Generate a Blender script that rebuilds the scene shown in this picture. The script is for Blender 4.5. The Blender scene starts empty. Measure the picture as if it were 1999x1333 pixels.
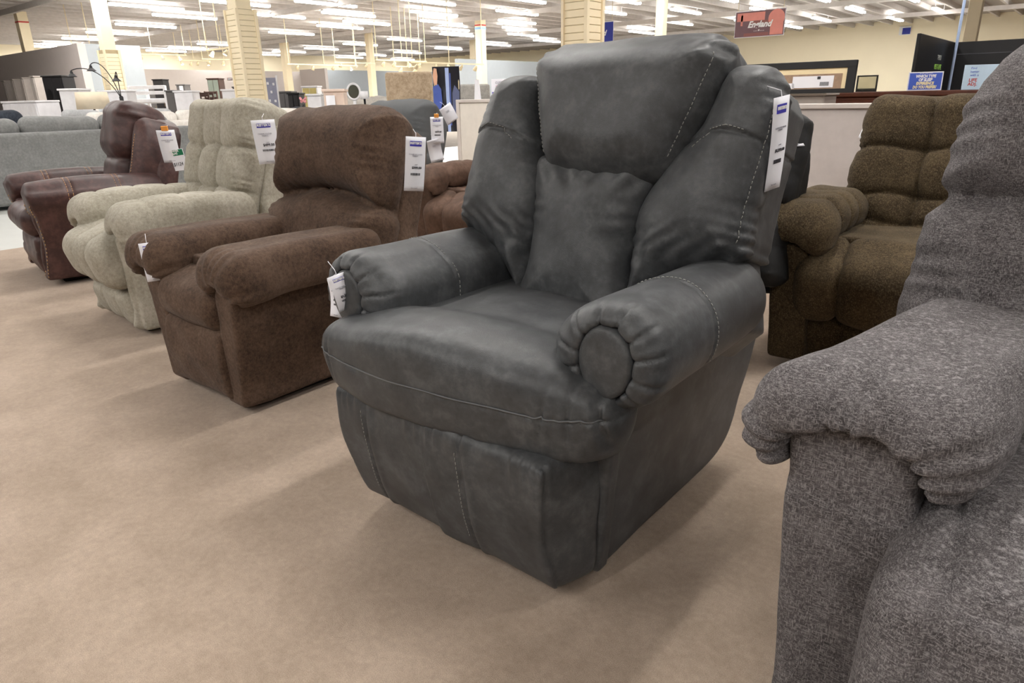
import bpy, math, random
import numpy as np
from math import sin, cos, radians, pi, tan, sqrt
from mathutils import Matrix, Vector
random.seed(7); rng = np.random.default_rng(3)
SC = bpy.context.scene; COL = SC.collection

# ------------------------------------------------------------------ camera
F = 1340.0; PITCH = radians(19.55); ROLL = radians(1.2); YAW = radians(40); EYE = 1.03
_fh = np.array([-sin(YAW), cos(YAW), 0]); _r = np.array([cos(YAW), sin(YAW), 0]); _z = np.array([0, 0, 1.])
FW = _fh * cos(PITCH) - _z * sin(PITCH); _u = _fh * sin(PITCH) + _z * cos(PITCH)
RT = _r * cos(ROLL) - _u * sin(ROLL); UP = _u * cos(ROLL) + _r * sin(ROLL)
cam_data = bpy.data.cameras.new('camera'); cam = bpy.data.objects.new('camera', cam_data); COL.objects.link(cam)
cam.matrix_world = Matrix(((RT[0], UP[0], -FW[0], 0), (RT[1], UP[1], -FW[1], 0), (RT[2], UP[2], -FW[2], EYE), (0, 0, 0, 1)))
cam_data.sensor_width = 36; cam_data.lens = F / 1999 * 36; cam_data.clip_start = 0.02; cam_data.clip_end = 300
SC.camera = cam
# ------------------------------------------------------------------ world, exposure
W = bpy.data.worlds.new('world'); SC.world = W; W.use_nodes = True
W.node_tree.nodes['Background'].inputs[0].default_value = (1.0, 0.95, 0.88, 1)
W.node_tree.nodes['Background'].inputs[1].default_value = 0.06
SC.view_settings.view_transform = 'Standard'; SC.view_settings.look = 'None'
SC.view_settings.exposure = 0.22; SC.view_settings.gamma = 1; SC.view_settings.use_curve_mapping = False
LAMP_POWER = 46.0      # watts of each strip fixture

# ------------------------------------------------------------------ object helpers
def empty(name, loc=(0, 0, 0), rz=0.0):
    o = bpy.data.objects.new(name, None); COL.objects.link(o); o.location = loc; o.rotation_euler = (0, 0, rz)
    o.empty_display_size = .1; return o
def tag(o, label, cat, group=None):
    o['label'] = label; o['category'] = cat
    if group: o['group'] = group
    return o
def thing(name, label, cat, loc=(0, 0, 0), rz=0.0, group=None):
    return tag(empty(name, loc, rz), label, cat, group)
def mesh_obj(name, V, Fc, m, parent=None, smooth=True, loc=None, rot=None):
    me = bpy.data.meshes.new(name); me.from_pydata([tuple(v) for v in V] if not isinstance(V, np.ndarray) else V.tolist(), [], Fc if isinstance(Fc, list) else Fc.tolist())
    me.validate(); me.update()
    if smooth: me.polygons.foreach_set('use_smooth', [True] * len(me.polygons))
    if m: me.materials.append(m)
    o = bpy.data.objects.new(name, me); COL.objects.link(o)
    if parent: o.parent = parent
    if loc is not None: o.location = loc
    if rot is not None: o.rotation_euler = rot
    return o
class MB:
    """collects simple solids, builds ONE mesh"""
    def __init__(s): s.V = []; s.F = []
    def add(s, V, Fc):
        n = len(s.V); s.V += [tuple(map(float, v)) for v in V]; s.F += [tuple(i + n for i in f) for f in Fc]; return s
    def box(s, a, b, M=None):
        x0, y0, z0 = a; x1, y1, z1 = b
        V = [(x0,y0,z0),(x1,y0,z0),(x1,y1,z0),(x0,y1,z0),(x0,y0,z1),(x1,y0,z1),(x1,y1,z1),(x0,y1,z1)]
        if M is not None: V = [tuple(M @ Vector(v)) for v in V]
        return s.add(V, [(0,3,2,1),(4,5,6,7),(0,1,5,4),(1,2,6,5),(2,3,7,6),(3,0,4,7)])
    def cbox(s, a, b, c=.01):
        """box with chamfered edges"""
        a = np.array(a, float); b = np.array(b, float); bm = []
        x0, y0, z0 = a; x1, y1, z1 = b
        V = []; idx = {}
        for ix, X in ((0, x0), (1, x1)):
            for iy, Y in ((0, y0), (1, y1)):
                for iz, Z in ((0, z0), (1, z1)):
                    sx, sy, sz = (c if ix == 0 else -c), (c if iy == 0 else -c), (c if iz == 0 else -c)
                    for k, v in enumerate(((X, Y + sy, Z + sz), (X + sx, Y, Z + sz), (X + sx, Y + sy, Z))):
                        idx[(ix, iy, iz, k)] = len(V); V.append(v)
        g = lambda *k: idx[k]; Fc = []
        for i in (0, 1):
            q = [g(i,0,0,0), g(i,1,0,0), g(i,1,1,0), g(i,0,1,0)]; Fc.append(q if i else q[::-1])
            q = [g(0,i,0,1), g(0,i,1,1), g(1,i,1,1), g(1,i,0,1)]; Fc.append(q if i else q[::-1])
            q = [g(0,0,i,2), g(1,0,i,2), g(1,1,i,2), g(0,1,i,2)]; Fc.append(q if i else q[::-1])
        for p in (0, 1):
            for q in (0, 1):
                Fc.append([g(0,p,q,1), g(1,p,q,1), g(1,p,q,2), g(0,p,q,2)])
                Fc.append([g(p,0,q,0), g(p,1,q,0), g(p,1,q,2), g(p,0,q,2)])
                Fc.append([g(p,q,0,0), g(p,q,1,0), g(p,q,1,1), g(p,q,0,1)])
        for p in (0, 1):
            for q in (0, 1):
                for r in (0, 1): Fc.append([g(p,q,r,0), g(p,q,r,1), g(p,q,r,2)])
        return s.add(V, [tuple(f) for f in Fc])
    def tube(s, pts, r, n=8, cap=True, r2=None):
        pts = [np.array(p, float) for p in pts]; V = []; Fc = []; m = len(pts); ref = None
        for i, p in enumerate(pts):
            t = pts[min(i + 1, m - 1)] - pts[max(i - 1, 0)]; t = t / (np.linalg.norm(t) + 1e-9)
            if ref is None: ref = np.array([0, 0, 1.]) if abs(t[2]) < .9 else np.array([1., 0, 0])
            a = np.cross(t, ref); a /= np.linalg.norm(a) + 1e-9; b = np.cross(t, a); ref = -b if False else ref
            rr = r if r2 is None else r + (r2 - r) * i / (m - 1)
            for k in range(n):
                an = 2 * pi * k / n; V.append(p + rr * (cos(an) * a + sin(an) * b))
        for i in range(m - 1):
            for k in range(n):
                k2 = (k + 1) % n; Fc.append((i*n+k, i*n+k2, (i+1)*n+k2, (i+1)*n+k))
        if cap: Fc.append(tuple(range(n))[::-1]); Fc.append(tuple((m-1)*n+k for k in range(n)))
        return s.add(V, Fc)
    def lathe(s, prof, c=(0, 0, 0), n=20, M=None):
        """prof: (radius, z) list"""
        V = []; Fc = []; m = len(prof)
        for (r, z) in prof:
            for k in range(n):
                an = 2 * pi * k / n; v = (c[0] + r * cos(an), c[1] + r * sin(an), c[2] + z)
                V.append(tuple(M @ Vector(v)) if M is not None else v)
        for i in range(m - 1):
            for k in range(n):
                k2 = (k + 1) % n; Fc.append((i*n+k, i*n+k2, (i+1)*n+k2, (i+1)*n+k))
        Fc.append(tuple(range(n))[::-1]); Fc.append(tuple((m-1)*n+k for k in range(n)))
        return s.add(V, Fc)
    def poly(s, pts, d):
        """extrude a planar polygon by vector d"""
        n = len(pts); P = [np.array(p, float) for p in pts]; d = np.array(d, float)
        return s.add(P + [p + d for p in P], [tuple(range(n))[::-1], tuple(range(n, 2*n))] + [(i, (i+1) % n, (i+1) % n + n, i + n) for i in range(n)])
    def build(s, name, m, parent=None, smooth=False, loc=None, rot=None, kind=None):
        o = mesh_obj(name, s.V, s.F, m, parent, smooth, loc, rot)
        bm_fix(o.data)
        if kind: o['kind'] = kind
        return o
def bm_fix(me):
    import bmesh
    b = bmesh.new(); b.from_mesh(me); bmesh.ops.recalc_face_normals(b, faces=b.faces); b.to_mesh(me); b.free()
def children(o): return [c for c in list(COL.objects) if c.parent == o]
def copy_tree(o, parent=None):
    c = o.copy(); COL.objects.link(c); c.parent = parent
    for ch in [k for k in o.children]: copy_tree(ch, c)
    return c

# ------------------------------------------------------------------ materials
def lin(c): return tuple((v / 12.92 if v <= .04045 else ((v + .055) / 1.055) ** 2.4) for v in c)
def rgb(r, g, b): return lin((r / 255, g / 255, b / 255)) + (1,)
class NT:
    def __init__(s, name):
        s.m = bpy.data.materials.new(name); s.m.use_nodes = True; s.t = s.m.node_tree; s.b = s.t.nodes['Principled BSDF']
        s.tc = s.t.nodes.new('ShaderNodeTexCoord')
    def n(s, typ, **kw):
        o = s.t.nodes.new(typ)
        for k, v in kw.items():
            if k.startswith('i_'): o.inputs[int(k[2:]) if k[2:].isdigit() else k[2:].replace('_', ' ')].default_value = v
            else: setattr(o, k, v)
        return o
    def l(s, a, b): s.t.links.new(a, b)
    def noise(s, scale, detail=3, rough=.5, stretch=None, dist=0.0):
        o = s.n('ShaderNodeTexNoise'); o.inputs['Scale'].default_value = scale; o.inputs['Detail'].default_value = detail
        o.inputs['Roughness'].default_value = rough; o.inputs['Distortion'].default_value = dist
        if stretch:
            mp = s.n('ShaderNodeMapping'); mp.inputs['Scale'].default_value = stretch; s.l(s.tc.outputs['Object'], mp.inputs[0]); s.l(mp.outputs[0], o.inputs['Vector'])
        else: s.l(s.tc.outputs['Object'], o.inputs['Vector'])
        return o.outputs[0]
    def ramp(s, fac, stops):
        o = s.n('ShaderNodeValToRGB'); e = o.color_ramp.elements
        while len(e) < len(stops): e.new(.5)
        for i, (p, c) in enumerate(stops): e[i].position = p; e[i].color = c
        s.l(fac, o.inputs[0]); return o.outputs[0]
    def mix(s, a, b, fac, mode='MIX'):
        o = s.n('ShaderNodeMix', data_type='RGBA', blend_type=mode)
        for sock, v in ((o.inputs[6], a), (o.inputs[7], b), (o.inputs[0], fac)):
            if hasattr(v, 'is_output'): s.l(v, sock)
            else: sock.default_value = v
        return o.outputs[2]
    def math(s, op, a, b=0.0):
        o = s.n('ShaderNodeMath', operation=op)
        for sock, v in ((o.inputs[0], a), (o.inputs[1], b)):
            if hasattr(v, 'is_output'): s.l(v, sock)
            else: sock.default_value = v
        return o.outputs[0]
    def bump(s, h, strength=.3, dist=.002):
        o = s.n('ShaderNodeBump'); o.inputs['Strength'].default_value = strength; o.inputs['Distance'].default_value = dist
        s.l(h, o.inputs['Height']); s.l(o.outputs[0], s.b.inputs['Normal'])
    def set(s, **kw):
        for k, v in kw.items():
            k = k.replace('_', ' ')
            if hasattr(v, 'is_output'): s.l(v, s.b.inputs[k])
            else: s.b.inputs[k].default_value = v
        return s
def plain(name, c, rough=.6, metal=0.0, var=.06, scale=6.0, bump=0.0, emit=0.0, spec=.5, sheen=0.0):
    t = NT(name); n = t.noise(scale, 4, .6)
    lo = tuple(max(v * (1 - var), 0) for v in c[:3]) + (1,); hi = tuple(min(v * (1 + var), 1) for v in c[:3]) + (1,)
    t.set(Base_Color=t.ramp(n, [(.3, lo), (.7, hi)]), Roughness=rough, Metallic=metal, Specular_IOR_Level=spec, Sheen_Weight=sheen)
    if bump: t.bump(t.noise(scale * 30, 3), bump, .002)
    if emit: t.set(Emission_Color=c, Emission_Strength=emit); t.m.cycles.emission_sampling = 'NONE'
    return t.m
def leather(name, lo, mid, hi, rough=.45, mott=9.0, grain=420.0, spec=.45, gs=.25, mg=.35):
    t = NT(name); n1 = t.noise(mott, 6, .62, dist=.3); n2 = t.noise(mott * 4.5, 5, .65)
    f = t.math('ADD', t.math('MULTIPLY', n1, .6), t.math('MULTIPLY', n2, .4))
    c = t.ramp(f, [(.34, lo), (.5, mid), (.64, hi)])
    t.set(Base_Color=c, Roughness=t.math('ADD', t.math('MULTIPLY', n2, .2), rough - .1), Specular_IOR_Level=spec)
    v = t.n('ShaderNodeTexVoronoi'); v.inputs['Scale'].default_value = grain; t.l(t.tc.outputs['Object'], v.inputs['Vector'])
    t.bump(t.math('ADD', t.math('MULTIPLY', v.outputs[0], gs), t.math('MULTIPLY', n2, mg)), .35, .0018)
    return t.m
def chenille(name, lo, mid, hi, fleck, s=260.0, stretch=(1.6, 1.6, .45), amt=.5, bump=.5, sheen=.04, rough=.9, big=7.0, weave=False):
    """woven / napped upholstery: large mottling, fine flecks, real-scale relief"""
    t = NT(name); n1 = t.noise(big, 5, .6); n2 = t.noise(s, 3, .6, stretch); n3 = t.noise(s * .35, 4, .7)
    if weave: n2 = t.math('MAXIMUM', t.noise(s, 3, .6, (1.5, 1.5, .35)), t.noise(s * 1.1, 3, .6, (.3, .3, 1.6)))
    c = t.ramp(t.math('ADD', t.math('MULTIPLY', n1, .45), t.math('MULTIPLY', n3, .55)), [(.36, lo), (.5, mid), (.64, hi)])
    fl = t.ramp(n2, [(.50, (0, 0, 0, 1)), (.68, (1, 1, 1, 1))])
    c = t.mix(c, fleck, t.math('MULTIPLY', fl, amt))
    t.set(Base_Color=c, Roughness=rough, Specular_IOR_Level=.2, Sheen_Weight=sheen, Sheen_Roughness=.5)
    t.bump(t.math('ADD', t.math('MULTIPLY', n2, .7), t.math('MULTIPLY', n3, .6)), bump, .003)
    return t.m

# ------------------------------------------------------------------ signed-distance modelling
def L2(*a): return np.sqrt(sum(v * v for v in a))
def rbox(P, c, h, r):
    q = [np.abs(P[i] - c[i]) - h[i] + r for i in range(3)]
    return L2(*[np.maximum(v, 0) for v in q]) + np.minimum(np.maximum(np.maximum(q[0], q[1]), q[2]), 0) - r
def ell(P, c, r):
    k0 = L2(*[(P[i] - c[i]) / r[i] for i in range(3)]); k1 = L2(*[(P[i] - c[i]) / r[i] ** 2 for i in range(3)])
    return k0 * (k0 - 1) / np.maximum(k1, 1e-4)
def caps(P, a, b, r1, r2=None):
    r2 = r1 if r2 is None else r2; a = np.array(a, float); b = np.array(b, float); ab = b - a
    h = np.clip(sum((P[i] - a[i]) * ab[i] for i in range(3)) / (ab @ ab), 0, 1)
    return L2(*[P[i] - a[i] - ab[i] * h for i in range(3)]) - (r1 + (r2 - r1) * h)
def smin(a, b, k):
    h = np.maximum(k - np.abs(a - b), 0) / k; return np.minimum(a, b) - h * h * k * .25
def smax(a, b, k): return -smin(-a, -b, k)
def segd(u, v, pts, closed=False):
    d = None; n = len(pts)
    for i in range(n if closed else n - 1):
        a, b = pts[i], pts[(i + 1) % n]; ex, ey = b[0] - a[0], b[1] - a[1]
        h = np.clip(((u - a[0]) * ex + (v - a[1]) * ey) / (ex * ex + ey * ey + 1e-12), 0, 1)
        q = (u - a[0] - ex * h) ** 2 + (v - a[1] - ey * h) ** 2
        d = q if d is None else np.minimum(d, q)
    return np.sqrt(d)
def polyd(u, v, pts):
    d = segd(u, v, pts, True); ins = np.zeros(np.broadcast(u, v).shape, bool); n = len(pts)
    for i in range(n):
        (x0, y0), (x1, y1) = pts[i], pts[(i + 1) % n]
        if y0 == y1: continue
        ins ^= ((y0 > v) != (y1 > v)) & (u < (x1 - x0) * (v - y0) / (y1 - y0) + x0)
    return np.where(ins, -d, d)
def seg3(P, pts):
    d = None
    for a, b in zip(pts[:-1], pts[1:]):
        q = caps(P, a, b, 0.0); d = q if d is None else np.minimum(d, q)
    return d
def cr(pts, n=4, closed=True):
    """Catmull-Rom through the points"""
    P = [np.array(p, float) for p in pts]; m = len(P); out = []
    for i in range(m if closed else m - 1):
        if closed: p0, p1, p2, p3 = P[i-1], P[i], P[(i+1) % m], P[(i+2) % m]
        else: p0, p1, p2, p3 = P[max(i-1, 0)], P[i], P[i+1], P[min(i+2, m-1)]
        for k in range(n):
            t = k / n; out.append(tuple(.5 * ((2*p1) + (-p0+p2)*t + (2*p0-5*p1+4*p2-p3)*t*t + (-p0+3*p1-3*p2+p3)*t**3)))
    if not closed: out.append(tuple(P[-1]))
    return out
def pad(u, v, t, poly, T, r, bulge=0.0, w=.08, crown=0.0):
    d2 = polyd(u, v, poly); ins = np.maximum(-d2, 0)
    TT = T + bulge * np.sin(np.clip(ins / (w * 1.55), 0, 1) * pi / 2); a = np.abs(t) - TT
    q1 = d2 + r; q2 = a + r
    return L2(np.maximum(q1, 0), np.maximum(q2, 0)) + np.minimum(np.maximum(q1, q2), 0) - r
def groove(d, dist, depth, w): return d + depth * np.exp(-(dist / w) ** 2)
def wob(P, amp, f, ph=0.0):
    return amp * (np.sin(f * P[0] + 1.3 + ph) * np.sin(f * .83 * P[1] + .7 * ph) + .6 * np.sin(f * 1.9 * P[2] + 2.1 + ph) * np.sin(f * 1.6 * P[0] + ph * 1.7)
                  + .4 * np.sin(f * 2.7 * (P[0] + P[2]) + ph * 2.3))
def tilt(P, O, ang):
    a = radians(ang); y = P[1] - O[1]; z = P[2] - O[2]
    return P[0] - O[0], y * sin(a) + z * cos(a), -y * cos(a) + z * sin(a)      # x, s (up the back), t (forward)
def untilt(q, O, ang):
    a = radians(ang); x, s, t = q; return (x + O[0], O[1] + s * sin(a) - t * cos(a), O[2] + s * cos(a) + t * sin(a))
def sdf(name, f, lo, hi, h, m, parent, steps=2):
    lo = np.array(lo, float); hi = np.array(hi, float); B = 4
    nb = np.ceil((hi - lo) / (h * B)).astype(int); n = nb * B
    cx = [lo[i] + h * B * (np.arange(nb[i]) + .5) for i in range(3)]
    cv = f(np.meshgrid(*cx, indexing='ij'))
    keep = np.abs(cv) < h * B * 1.5
    base = np.repeat(np.repeat(np.repeat(cv, B, 0), B, 1), B, 2); mk = np.repeat(np.repeat(np.repeat(keep, B, 0), B, 1), B, 2)
    idx = np.nonzero(mk); V = np.where(base < 0, -1.0, 1.0)
    ax = [lo[i] + h * (np.arange(n[i]) + .5) for i in range(3)]
    V[idx] = f([ax[i][idx[i]] for i in range(3)])
    V[0] = V[-1] = 1; V[:, 0] = V[:, -1] = 1; V[:, :, 0] = V[:, :, -1] = 1
    S = V < 0; nx, ny, nz = V.shape
    cnt = sum(S[i:nx-1+i, j:ny-1+j, k:nz-1+k].astype(np.int8) for i in (0,1) for j in (0,1) for k in (0,1))
    act = (cnt > 0) & (cnt < 8); I, J, K = np.nonzero(act); ids = -np.ones(act.shape, int); ids[act] = np.arange(len(I))
    acc = np.zeros((len(I), 3)); num = np.zeros(len(I))
    for axis in range(3):
        for p in (0, 1):
            for q in (0, 1):
                o = [0, 0, 0]; oth = [a for a in range(3) if a != axis]; o[oth[0]] = p; o[oth[1]] = q; e = list(o); e[axis] = 1
                v0 = V[I+o[0], J+o[1], K+o[2]]; v1 = V[I+e[0], J+e[1], K+e[2]]; c = (v0 < 0) != (v1 < 0)
                t = np.where(c, v0 / np.where(c, v0 - v1, 1), 0); pt = np.zeros((len(I), 3)); pt[:, oth[0]] = p; pt[:, oth[1]] = q; pt[:, axis] = t
                acc[c] += pt[c]; num[c] += 1
    P = (np.stack([I, J, K], 1) + acc / num[:, None] + .5) * h + lo
    Fc = []
    for axis in range(3):
        sl0 = [slice(1, -1)] * 3; sl1 = [slice(1, -1)] * 3; sl0[axis] = slice(0, -1); sl1[axis] = slice(1, None)
        a = S[tuple(sl0)]; b = S[tuple(sl1)]; e = np.nonzero(a != b); sgn = a[e]
        off = [1, 1, 1]; off[axis] = 0; e = [e[i] + off[i] for i in range(3)]
        u, v = [(1, 2), (2, 0), (0, 1)][axis]
        def cell(du, dv):
            c = [x.copy() for x in e]; c[u] -= du; c[v] -= dv; return ids[c[0], c[1], c[2]]
        q = np.stack([cell(1, 1), cell(0, 1), cell(0, 0), cell(1, 0)], 1); q[~sgn] = q[~sgn][:, ::-1]; Fc.append(q)
    Fc = np.concatenate(Fc); Fc = Fc[(Fc >= 0).all(1)]
    for _ in range(steps):
        d = f([P[:, 0], P[:, 1], P[:, 2]]); g = np.zeros_like(P); e = h * .35
        for i in range(3):
            Q = P.copy(); Q[:, i] += e; g[:, i] = (f([Q[:, 0], Q[:, 1], Q[:, 2]]) - d) / e
        gn = np.maximum((g * g).sum(1), .2); st = np.clip(d / gn, -.5 * h, .5 * h); P -= g * st[:, None] * .9
    me = bpy.data.meshes.new(name); me.vertices.add(len(P)); me.vertices.foreach_set('co', P.astype(np.float32).ravel())
    me.loops.add(len(Fc) * 4); me.loops.foreach_set('vertex_index', Fc.ravel().astype(np.int32)); me.polygons.add(len(Fc))
    me.polygons.foreach_set('loop_start', np.arange(0, len(Fc) * 4, 4, dtype=np.int32)); me.polygons.foreach_set('loop_total', np.full(len(Fc), 4, np.int32))
    me.update(calc_edges=True); me.polygons.foreach_set('use_smooth', [True] * len(Fc)); me.materials.append(m)
    o = bpy.data.objects.new(name, me); COL.objects.link(o)
    if parent: o.parent = parent
    return o
def snap(f, pts, n=3):
    """project points onto the surface f = 0"""
    P = np.array(pts, float)
    for _ in range(n * 2):
        d = f([P[:, 0], P[:, 1], P[:, 2]]); g = np.zeros_like(P)
        for i in range(3):
            Q = P.copy(); Q[:, i] += .002; g[:, i] = (f([Q[:, 0], Q[:, 1], Q[:, 2]]) - d) / .002
        gn = np.maximum((g * g).sum(1), .3); P -= g * np.clip(d / gn, -.03, .03)[:, None]
    return P, g / np.sqrt(gn)[:, None]
def stitches(parent, curves, m, r=.0011, pitch=.011, dash=.0068, name='stitching', lift=.0006):
    """curves: (sdf, polyline).  One joined part of many tiny thread dashes lying on the surface"""
    mb = MB()
    for f, c in curves:
        c = np.array(cr(c, 8, False)); seg = np.linalg.norm(np.diff(c, axis=0), axis=1); s = np.concatenate([[0], np.cumsum(seg)])
        k = int(s[-1] / pitch); 
        if k < 1: continue
        a = np.arange(k) * pitch; b = a + dash
        A = np.stack([np.interp(a, s, c[:, i]) for i in range(3)], 1); B = np.stack([np.interp(b, s, c[:, i]) for i in range(3)], 1)
        A, nA = snap(f, A); B, nB = snap(f, B)
        for p, q, na, nb_ in zip(A, B, nA, nB):
            if np.linalg.norm(p - q) > dash * 2.2: continue
            mb.tube([p + na * lift, (p + q) / 2 + (na + nb_) / 2 * lift * 2, q + nb_ * lift], r, 4)
    o = mb.build(name, m, parent, True, kind='stuff'); return o
def welt(parent, f, c, m, r=.004, name='piping', lift=.001, n=6):
    c = np.array(cr(c, 6, False)); A, nn = snap(f, c); return MB().tube(list(A + nn * lift), r, n).build(name, m, parent, True)
def MX(p): return [(-x,) + tuple(r) for x, *r in p]
# ------------------------------------------------------------------ room shell
def at(px, py, d):
    """world point seen in that direction at depth d metres"""
    v = FW + RT * (px - 999.5) / F - UP * (py - 666.5) / F; p = np.array([0, 0, EYE]) + v * d; return p
def ground(px, d): yh = 226.3 - (px + 705) * .02097; p = at(px, yh, d); return float(p[0]), float(p[1])
def udir(px): u = (px - 999.5) / 1418; return -sin(YAW) + u * cos(YAW), cos(YAW) + u * sin(YAW)
def on_y(px, y): a, b = udir(px); return y * a / b, y
def on_x(px, x): a, b = udir(px); return x, x * b / a
def pix(p):
    d = np.array(p, float) - np.array([0, 0, EYE]); z = d @ FW; return (999.5 + F * (d @ RT) / z, 666.5 - F * (d @ UP) / z) if z > .1 else (-1e4, -1e4)
def zat(px, py, d): yh = 226.3 - (px + 705) * .02097; return EYE + (yh - py) * d / 1418
def carpet():
    t = NT('beige_carpet'); a = t.noise(1.3, 5, .62); b = t.noise(520, 2, .7); c = t.noise(5, 6, .72, dist=.2); e = t.noise(60, 4, .7)
    col = t.ramp(t.math('ADD', t.math('MULTIPLY', a, .35), t.math('MULTIPLY', c, .65)), [(.32, rgb(160, 142, 125)), (.5, rgb(177, 159, 142)), (.66, rgb(190, 172, 155))])
    f = t.math('ADD', t.math('MULTIPLY', b, .7), t.math('MULTIPLY', e, .3)); sp = t.ramp(f, [(.35, (.70, .69, .68, 1)), (.65, (1.16, 1.16, 1.16, 1))]); col = t.mix(col, sp, 1.0, 'MULTIPLY')
    t.set(Base_Color=col, Roughness=.95, Specular_IOR_Level=.12, Sheen_Weight=.15); t.bump(b, .5, .004); return t.m
def st(o): o['kind'] = 'structure'; return o
M_CARPET = carpet(); M_TILE = plain('pale_vinyl_tile', rgb(206, 208, 204), .35, var=.03)
M_YEL = plain('cream_yellow_paint', rgb(253, 242, 214), .8, var=.02, scale=.6)
M_GRY = plain('warm_grey_paint', rgb(196, 188, 184), .8, var=.02); M_BLU = plain('pale_blue_grey_paint', rgb(180, 188, 194), .8, var=.02)
M_CEIL = plain('ceiling_deck', rgb(172, 165, 160), .8, var=.05, scale=1.2); M_JOIST = plain('painted_joist', rgb(206, 201, 197), .6)
M_WHITE = plain('white_paint', rgb(238, 238, 238), .5); M_COLM = plain('cream_column_paint', rgb(246, 232, 200), .6, var=.02)
M_SLOT = plain('slot_channel', rgb(176, 160, 128), .8)
st(MB().box((-6.37, -8, -.1), (10, 46, 0)).build('floor', M_CARPET))
st(MB().box((-49, -8, -.1), (-6.37, 46, -.002)).build('floor', M_TILE))
st(MB().box((-49, -8, -.002), (-11.5, 46, .003)).build('floor', plain('grey_showroom_carpet', rgb(168, 160, 150), .9)))
st(MB().box((-47.8, -8, 0), (-47.6, 46, 4.5)).build('wall_left', M_YEL))
st(MB().box((-47.8, 44, 0), (10, 44.2, 4.5)).build('wall_back', M_YEL))
ceil = st(MB().box((-48, -8, 4.5), (10, 46, 4.6)).build('ceiling', M_CEIL))
jm = None
for i, x in enumerate(np.arange(-47, 9, .95)):
    if jm is None: jo = MB().box((-.05, -8, 4.30), (.05, 44, 4.5)).build('joist', M_JOIST, ceil); jm = jo
    else: jo = jm.copy(); COL.objects.link(jo)
    jo.location = (float(x), 0, 0)
gm = None
for i, y in enumerate(np.arange(2, 44, 7.2)):
    if gm is None: jo = MB().box((-47.6, -.06, 4.12), (10, .06, 4.3)).build('girder', M_JOIST, ceil); gm = jo
    else: jo = gm.copy(); COL.objects.link(jo)
    jo.location = (0, float(y), 0)
# low inner walls
st(MB().box((-40.4, 4, 0), (-40.2, 27.5, 2.85)).build('wall_inner', M_GRY))
st(MB().box((-40.2, 27.5, 0), (-37.6, 27.7, 2.95)).build('wall_inner_end', M_GRY))
st(MB().box((-39.6, 27.9, 0), (-39.4, 43.9, 2.95)).build('wall_inner_blue', M_BLU))
st(MB().box((-27, 28, 0), (-26.8, 40, 3.0)).build('wall_partition_blue', M_BLU))
bA = ground(0, 30); bB = ground(137, 22.6)
st(MB().box((-42, bB[1] + .6, 0), (bB[0], bB[1] + .85, 2.98)).build('wall_display', plain('lightened_grey_paint', rgb(222, 213, 209), .8, var=.02)))  # wall grey lightened in its colour to make up for weak light here
st(MB().box((bB[0] - .25, bB[1] + .85, 0), (bB[0], bB[1] + 2.6, 2.98)).build('wall_display_return', M_BLU))
# columns
def column(px, d, w, sl=None, label=''):
    x, y = ground(px, d); c = thing('column', label, 'column', (x, y, 0))
    MB().cbox((-w/2, -w/2, 0), (w/2, w/2, 4.5), .01).build('post', M_COLM, c)
    if sl:
        z0, z1, s, step = sl; proto = None; n = int((z1 - z0) / step)
        MB().box((-s/2 + .012, -s/2 + .012, z0), (s/2 - .012, s/2 - .012, z1)).build('backing', M_SLOT, c)
        for i in range(n):
            if proto is None: o = MB().cbox((-s/2, -s/2, 0), (s/2, s/2, step * .93), .006).build('slat', M_COLM, c); proto = o
            else: o = proto.copy(); COL.objects.link(o)
            o.location = (0, 0, z0 + i * step)
        for sx in (-1, 1):
            for sy in (-1, 1):
                MB().cbox((sx*s/2 - .03, sy*s/2 - .03, z0), (sx*s/2 + .012 * (1 if sx > 0 else 1) + (.018 if sx > 0 else .0), sy*s/2 + .03, z1), .004).build('corner_trim', M_COLM, c)
    return c
column(1136, 10, .30, (.3, 3.4, .385, .098), 'cream slatwall column rising behind the charcoal recliner')
column(493, 14, .32, (.3, 2.75, .40, .098), 'tall cream slatwall column behind the sage beige recliner')
column(233, 21, .33, (.3, 2.6, .42, .11), 'slim cream slatwall column behind the arc lamp, left of the frame')
column(730, 37, .32, None, 'thin cream column to the right of the white vanity display')
cc = column(942, 31, .34, None, 'cream column with a coloured band, right of the tall banner')
column(928, 41, .34, None, 'cream column half hidden behind the banded one')
column(1284, 23, .28, None, 'narrow cream column between the blue and the red hanging signs')
column(1876, 16, .26, None, 'cream column rising behind the black corner display')
c75 = column(82, 26.5, .34, None, 'cream column with a red band near the left edge of the photo')
column(568, 40, .38, None, 'distant cream column in front of the pale blue wall')
M_RED = plain('red_paint', rgb(190, 60, 50), .6); M_BLUEP = plain('royal_blue_print', rgb(44, 56, 160), .6); M_BAND = plain('light_blue_band', rgb(150, 200, 235), .6)
MB().box((-.175, -.175, 4.0), (.175, .175, 4.05)).build('red_band', M_RED, c75)
MB().box((-.175, -.175, 4.0), (.175, .175, 4.06)).build('orange_band', M_RED, cc); MB().box((-.175, -.175, 3.86), (.175, .175, 3.95)).build('blue_band', M_BAND, cc)
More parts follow.
